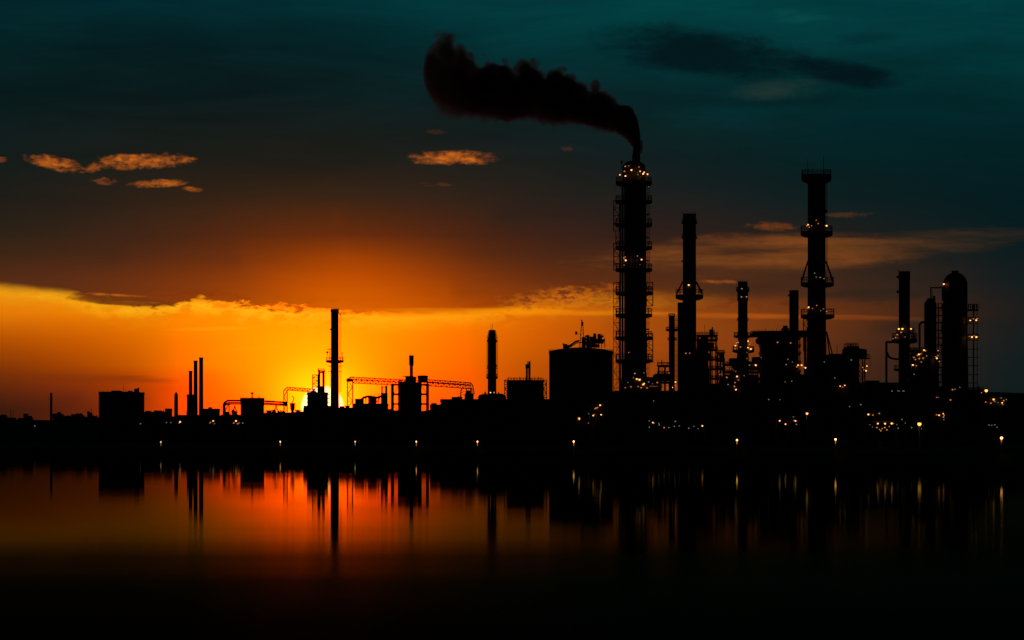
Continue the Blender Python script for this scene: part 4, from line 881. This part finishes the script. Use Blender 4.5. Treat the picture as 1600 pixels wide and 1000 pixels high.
lit_frame('long canopy with a row of amber lamps, below the stepped boiler house and pipe loops', 980, 1354, 1446, 656,
    ((1357,663.6,'g'),(1369.4,661.8,'y'),(1380.6,661.9,'y'),(1391,661.6,'y'),(1393.6,661.8,'o'),(1368,668,'o'),(1372,671,'o'),(1376,669.6,'o'),(1380,668,'o'),(1383.4,671.5,'o'),(1387,666.4,'o'),(1399,663.4,'g'),(1412,661,'g'),(1407,655.4,'g'),(1361,667,'g'),(1374,673,'o'),(1401,669,'g'),(1422,668,'g')))
lit_frame('small canopy with three dim lamps above the long amber canopy', 1150, 1352, 1376, 644, ((1355,647.6,'w'),(1362,648.6,'o'),(1372,646,'o')))
lit_frame('small canopy with reddish lamps below the stubby column', 1150, 1458, 1478, 641, ((1461,648,'o'),(1465,648.8,'w'),(1471.5,646.4,'w'),(1473,648.6,'o'),(1471.8,651.6,'o'),(1472.4,655.6,'g')))
lit_frame('low canopy with faint white lamps near the right edge', 900, 1538, 1556, 658, ((1542,664,'g'),(1546.4,664.4,'g'),(1551,663.6,'g'),(1554.6,667.6,'g')))
lit_frame('canopy with a white-lit left end below the tallest column', 1330, 1008, 1066, 653, ((1014,667.5,'g'),(1019.4,660.2,'w'),(1021,661,'o'),(1028.6,661.6,'g'),(1014,657.6,'g'),(1054.4,658.4,'g'),(1060.6,665.4,'g'),(1044.4,668,'g'),(1053,666,'g'),(1029.5,664,'o'),(1037,668,'o')))
lit_frame('canopy with one bright lamp at its right end below the flared-walkway stack', 1330, 1070, 1102, 657, ((1083.4,666,'g'),(1096.6,665.4,'w'),(1075.4,669,'g'),(1090,669.6,'g')))
lit_frame('canopy with three orange lamps below the long pipe bridge', 1280, 1212, 1250, 648, ((1217,657.4,'w'),(1226,662.6,'w'),(1241.4,657.6,'w'),(1243,657.8,'o'),(1238.4,651.4,'g'),(1243,663,'g'),(1239,657,'o')))
frame_unit('loading_gantry', 'short gantry with scattered lamps at the foot of the biggest tank', 1380, 902, 942, 630, (641,), 7, 4, vessels=3, rail=2, seed=101, cat='gantry',
    lamps=((904.6,653.6,'y'),(905,655,'w'),(926.4,649.4,'w'),(937.2,633.2,'w'),(931,637.4,'o'),(929.4,638.6,'o'),(933.4,637,'o'),(938.8,648,'w'),(919.4,646.4,'g'),(927.6,648,'o'),(919,661,'g')))
lit_frame('row of three pale lamps on a canopy left of the waist-lit column', 1400, 1387, 1413, 606, ((1392,611.2,'g'),(1401.4,610.6,'g'),(1403.5,611.5,'g'),(1409,611,'g')))
lit_frame('low shed roof with two faint lamps beneath the three chimneys', 2000, 320, 346, 653, ((330,659.6,'o'),(334,657.6,'w'),(328.6,661,'g'),(336,662,'g')))
lit_frame('low shed roof with faint lamps beneath the round mushroom-vented tank', 2000, 362, 386, 653, ((366,661,'o'),(369.6,657.6,'w'),(374.4,660.6,'g'),(372,662,'o'),(380,661,'g')))
lit_frame('low shed roof with faint lamps beneath the short bottle-topped column', 2000, 258, 290, 653, ((261,660,'g'),(268,660.2,'g'),(282.4,659,'w'),(281,661,'g')))
for px, py, k, D, lab in ((1261,646,'w',1000,'single mast with an orange-white lamp below the thick stack'),(1436.6,662.4,'y',985,'bright amber mast at the right end of the long amber canopy'),
        (1021.4,626.4,'g',1350,'single mast with a pale lamp below the tallest column'),(1201.2,624,'g',1300,'pale lamp mast below the left half of the pipe bridge'),(1218.4,624.4,'g',1300,'pale lamp mast below the middle of the pipe bridge'),
        (1327.6,635,'g',1200,'faint lamp mast below the stepped boiler house, left one of two'),(1345,632,'g',1200,'faint lamp mast below the stepped boiler house, right one of two'),
        (1412.4,610.8,'g',1390,'small lamp mast under the waist-lit column'),(54.4,665.4,'g',2100,'far-left solitary faint lamp mast below the lone chimney'),(219.4,662,'g',2100,'faint lamp mast under the right side of the large square block'),
        (1440,670,'g',1000,'faint low lamp mast beside the bright amber mast'),(1463.4,620.8,'o',1300,'small orange lamp mast below the domed vessel left side')):
    rt, s = root('light_mast', lab, 'lamp mast', D, px)
    b = MB(); b.tube((s.x(px), D+.8, GZ-.1), (s.x(px), D+.8, s.z(py)+.4), .12, .08, 8); b.build('pole', POLE, rt); lamp(rt, s, px, py, k, D, arm=.8, r=.55 if k == 'y' else (.42 if px == 1261 else None))
# lamps on posts along the water's edge
where = ('below the large square block, leftmost', 'below the left gantry leg', 'below the humped furnace hall', 'below the boiler tower', 'below the lone stepped stack', 'below the gap between biggest tank and warehouse',
         'below the lamp-studded stack', 'below the thick stack', 'near the right edge, rightmost and brightest')
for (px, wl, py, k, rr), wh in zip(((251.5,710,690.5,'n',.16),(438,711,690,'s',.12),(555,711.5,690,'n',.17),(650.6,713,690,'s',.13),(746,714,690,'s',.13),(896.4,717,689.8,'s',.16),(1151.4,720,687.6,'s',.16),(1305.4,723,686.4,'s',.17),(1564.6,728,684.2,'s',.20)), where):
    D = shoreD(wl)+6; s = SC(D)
    rt = thing('lamp_post', 'lamp post at the waterline '+wh, 'lamp post', (s.x(px), D, GZ-.9), 'lamp posts along the waterline')
    zt = s.z(py); b = MB(); b.tube((s.x(px), D+.12, GZ-1.4), (s.x(px), D+.12, zt+.35), .13, .09, 8); b.build('post', POLE, rt)
    b = MB(); b.tube((s.x(px), D-.28, zt+.24), (s.x(px), D+.25, zt+.32), .05, .05, 6); b.tube((s.x(px), D-.28, zt+.12), (s.x(px), D-.28, zt+.30), rr*1.35, rr*.5, 10); b.build('hood', STEEL, rt)
    b = MB(); b.ball((s.x(px), D-.28, zt), rr*.95, 10, 6); b.build('bulb', GLOWS[k], rt)
    b = MB(); b.lathe(s.x(px), D-.28, [(.03, zt-s.m(6.5)), (rr*.35, zt-s.m(3.4)), (rr*.7, zt-rr*.9)], 10); b.build('glow_tail', GLOWS['o' if k == 's' else 'g'], rt)  # added glowing cone, standing in for the bulb's light trailing down the post
# ================================================================== smoke
D = 1500; s = SC(D)
TOP = [(660,112),(664,92),(672,76),(685,64),(700,60),(714,66),(724,86),(735,96),(750,96),(765,100),(785,101),(800,107),(815,100),(830,93),(842,104),(852,116),(862,108),(876,108),(888,122),(905,130),(920,138),(936,134),(946,148),(962,156),(976,163),(988,171),(995,182),(999,196),(1000,220)]
BOT = [(660,118),(666,134),(674,154),(688,170),(705,178),(725,181),(750,184),(775,187),(800,189),(820,185),(845,188),(870,193),(900,192),(925,199),(950,204),(970,212),(982,221),(990,233),(995,240),(1000,240)]
def ev(P, x):
    if x <= P[0][0]: return P[0][1]
    for (a, pa), (c2, pc) in zip(P, P[1:]):
        if x <= c2: return pa+(pc-pa)*(x-a)/(c2-a)
    return P[-1][1]
X0, X1 = 654.0, 1004.0
NP = 30
xs = [660+(1001-660)*k/(NP-1) for k in range(NP)]
cen = [(ev(TOP, x)+ev(BOT, x))/2 for x in xs]; hw = [max(2.0, (ev(BOT, x)-ev(TOP, x))/2) for x in xs]
SO = Vector((s.x(994), D, s.z(236)))
b = MB(); NS = 70; NR = 20; i0 = 0
for k in range(NS+1):
    x = X0+(X1-X0)*k/NS; c = (ev(TOP, x)+ev(BOT, x))/2; h = max(2.5, (ev(BOT, x)-ev(TOP, x))/2)*1.30+3
    if k == 0: h = 2.0
    if k == NS: h = h*.8
    for j in range(NR):
        a = 2*PI*j/NR; b.v.append((s.x(x), D+s.m(min(h, 40))*math.cos(a), s.z(c)+s.m(h)*math.sin(a)))
for k in range(NS):
    for j in range(NR):
        l = (j+1) % NR; b._f((k*NR+j, (k+1)*NR+j, (k+1)*NR+l, k*NR+l))
b._f(tuple(range(NR))); b._f(tuple(NS*NR+j for j in range(NR))[::-1])
b.f = [f[::-1] for f in b.f]
smo = b.build('smoke', None, None, [])
smo.data.transform(__import__('mathutils').Matrix.Translation(-SO)); smo.location = SO
tag(smo, 'thick black smoke plume trailing left from the tallest column', 'smoke', kind='stuff')
SM = bpy.data.materials.new('black_smoke'); SM.use_nodes = True; t = NT(SM.node_tree)
oc = t.n('ShaderNodeTexCoord').outputs['Object']; sp = t.n('ShaderNodeSeparateXYZ'); t.put(sp.inputs[0], oc)
px = t.m('MULTIPLY_ADD', sp.outputs[0], 1/s.s, 994.0); py = t.m('MULTIPLY_ADD', sp.outputs[2], -1/s.s, 236.0)
tt = t.mr(px, xs[0], xs[-1])
cz = t.m('MULTIPLY', t.curve(tt, [((x-xs[0])/(xs[-1]-xs[0]), c/250.) for x, c in zip(xs, cen)]), 250.0)
hh = t.m('MULTIPLY', t.curve(tt, [((x-xs[0])/(xs[-1]-xs[0]), h/80.) for x, h in zip(xs, hw)]), 80.0)
dz = t.m('SUBTRACT', py, cz)                                   # positive below the axis
nz = t.m('DIVIDE', dz, hh); ny = t.m('DIVIDE', t.m('MULTIPLY', sp.outputs[1], 1/s.s), t.m('MINIMUM', hh, 30.0))
dd = t.m('SQRT', t.m('ADD', t.m('MULTIPLY', nz, nz), t.m('MULTIPLY', ny, ny)))
n1 = t.noise(oc, .42, 5, .6, .6)
vo = t.n('ShaderNodeTexVoronoi', feature='F1'); vo.inputs['Scale'].default_value = .21
wv2 = t.n('ShaderNodeVectorMath', operation='ADD'); t.put(wv2.inputs[0], oc); wn2 = t.n('ShaderNodeTexNoise'); t.put(wn2.inputs['Vector'], oc); wn2.inputs['Scale'].default_value = .35
sc3 = t.n('ShaderNodeVectorMath', operation='SCALE'); t.put(sc3.inputs[0], wn2.outputs[1]); sc3.inputs['Scale'].default_value = 2.2; t.put(wv2.inputs[1], sc3.outputs[0])
t.put(vo.inputs['Vector'], wv2.outputs[0])
up = t.mr(nz, .5, -.6)                                          # 1 on the billowing upper side
bil = t.m('MULTIPLY', t.m('SUBTRACT', .5, vo.outputs['Distance']), t.m('MULTIPLY_ADD', up, .85, .15))
tiny = t.mr(px, 1000, 940, .35, 1.0)
nn = t.m('MULTIPLY', t.m('ADD', t.m('MULTIPLY', t.m('SUBTRACT', n1, .5), .9), bil), tiny)
fray = t.mr(px, 760, 665, .0, 1.0)
body = t.m('ADD', t.m('SUBTRACT', t.m('MULTIPLY_ADD', fray, .17, 1.08), dd), nn)
wid = t.m('ADD', t.m('MULTIPLY_ADD', up, -.10, .20), t.m('MULTIPLY', fray, .16))
dens = t.m('MULTIPLY', t.m('DIVIDE', body, wid, clamp=True), t.mr(fray, 0, 1, .50, .22))
pv = t.n('ShaderNodeVolumePrincipled'); pv.inputs['Color'].default_value = (.22,.12,.115,1); pv.inputs['Anisotropy'].default_value = .85
t.put(pv.inputs['Density'], dens)
t.put(t.n('ShaderNodeOutputMaterial').inputs['Volume'], pv.outputs[0])
SM.cycles.volume_step_rate = .12
smo.data.materials.clear(); smo.data.materials.append(SM)
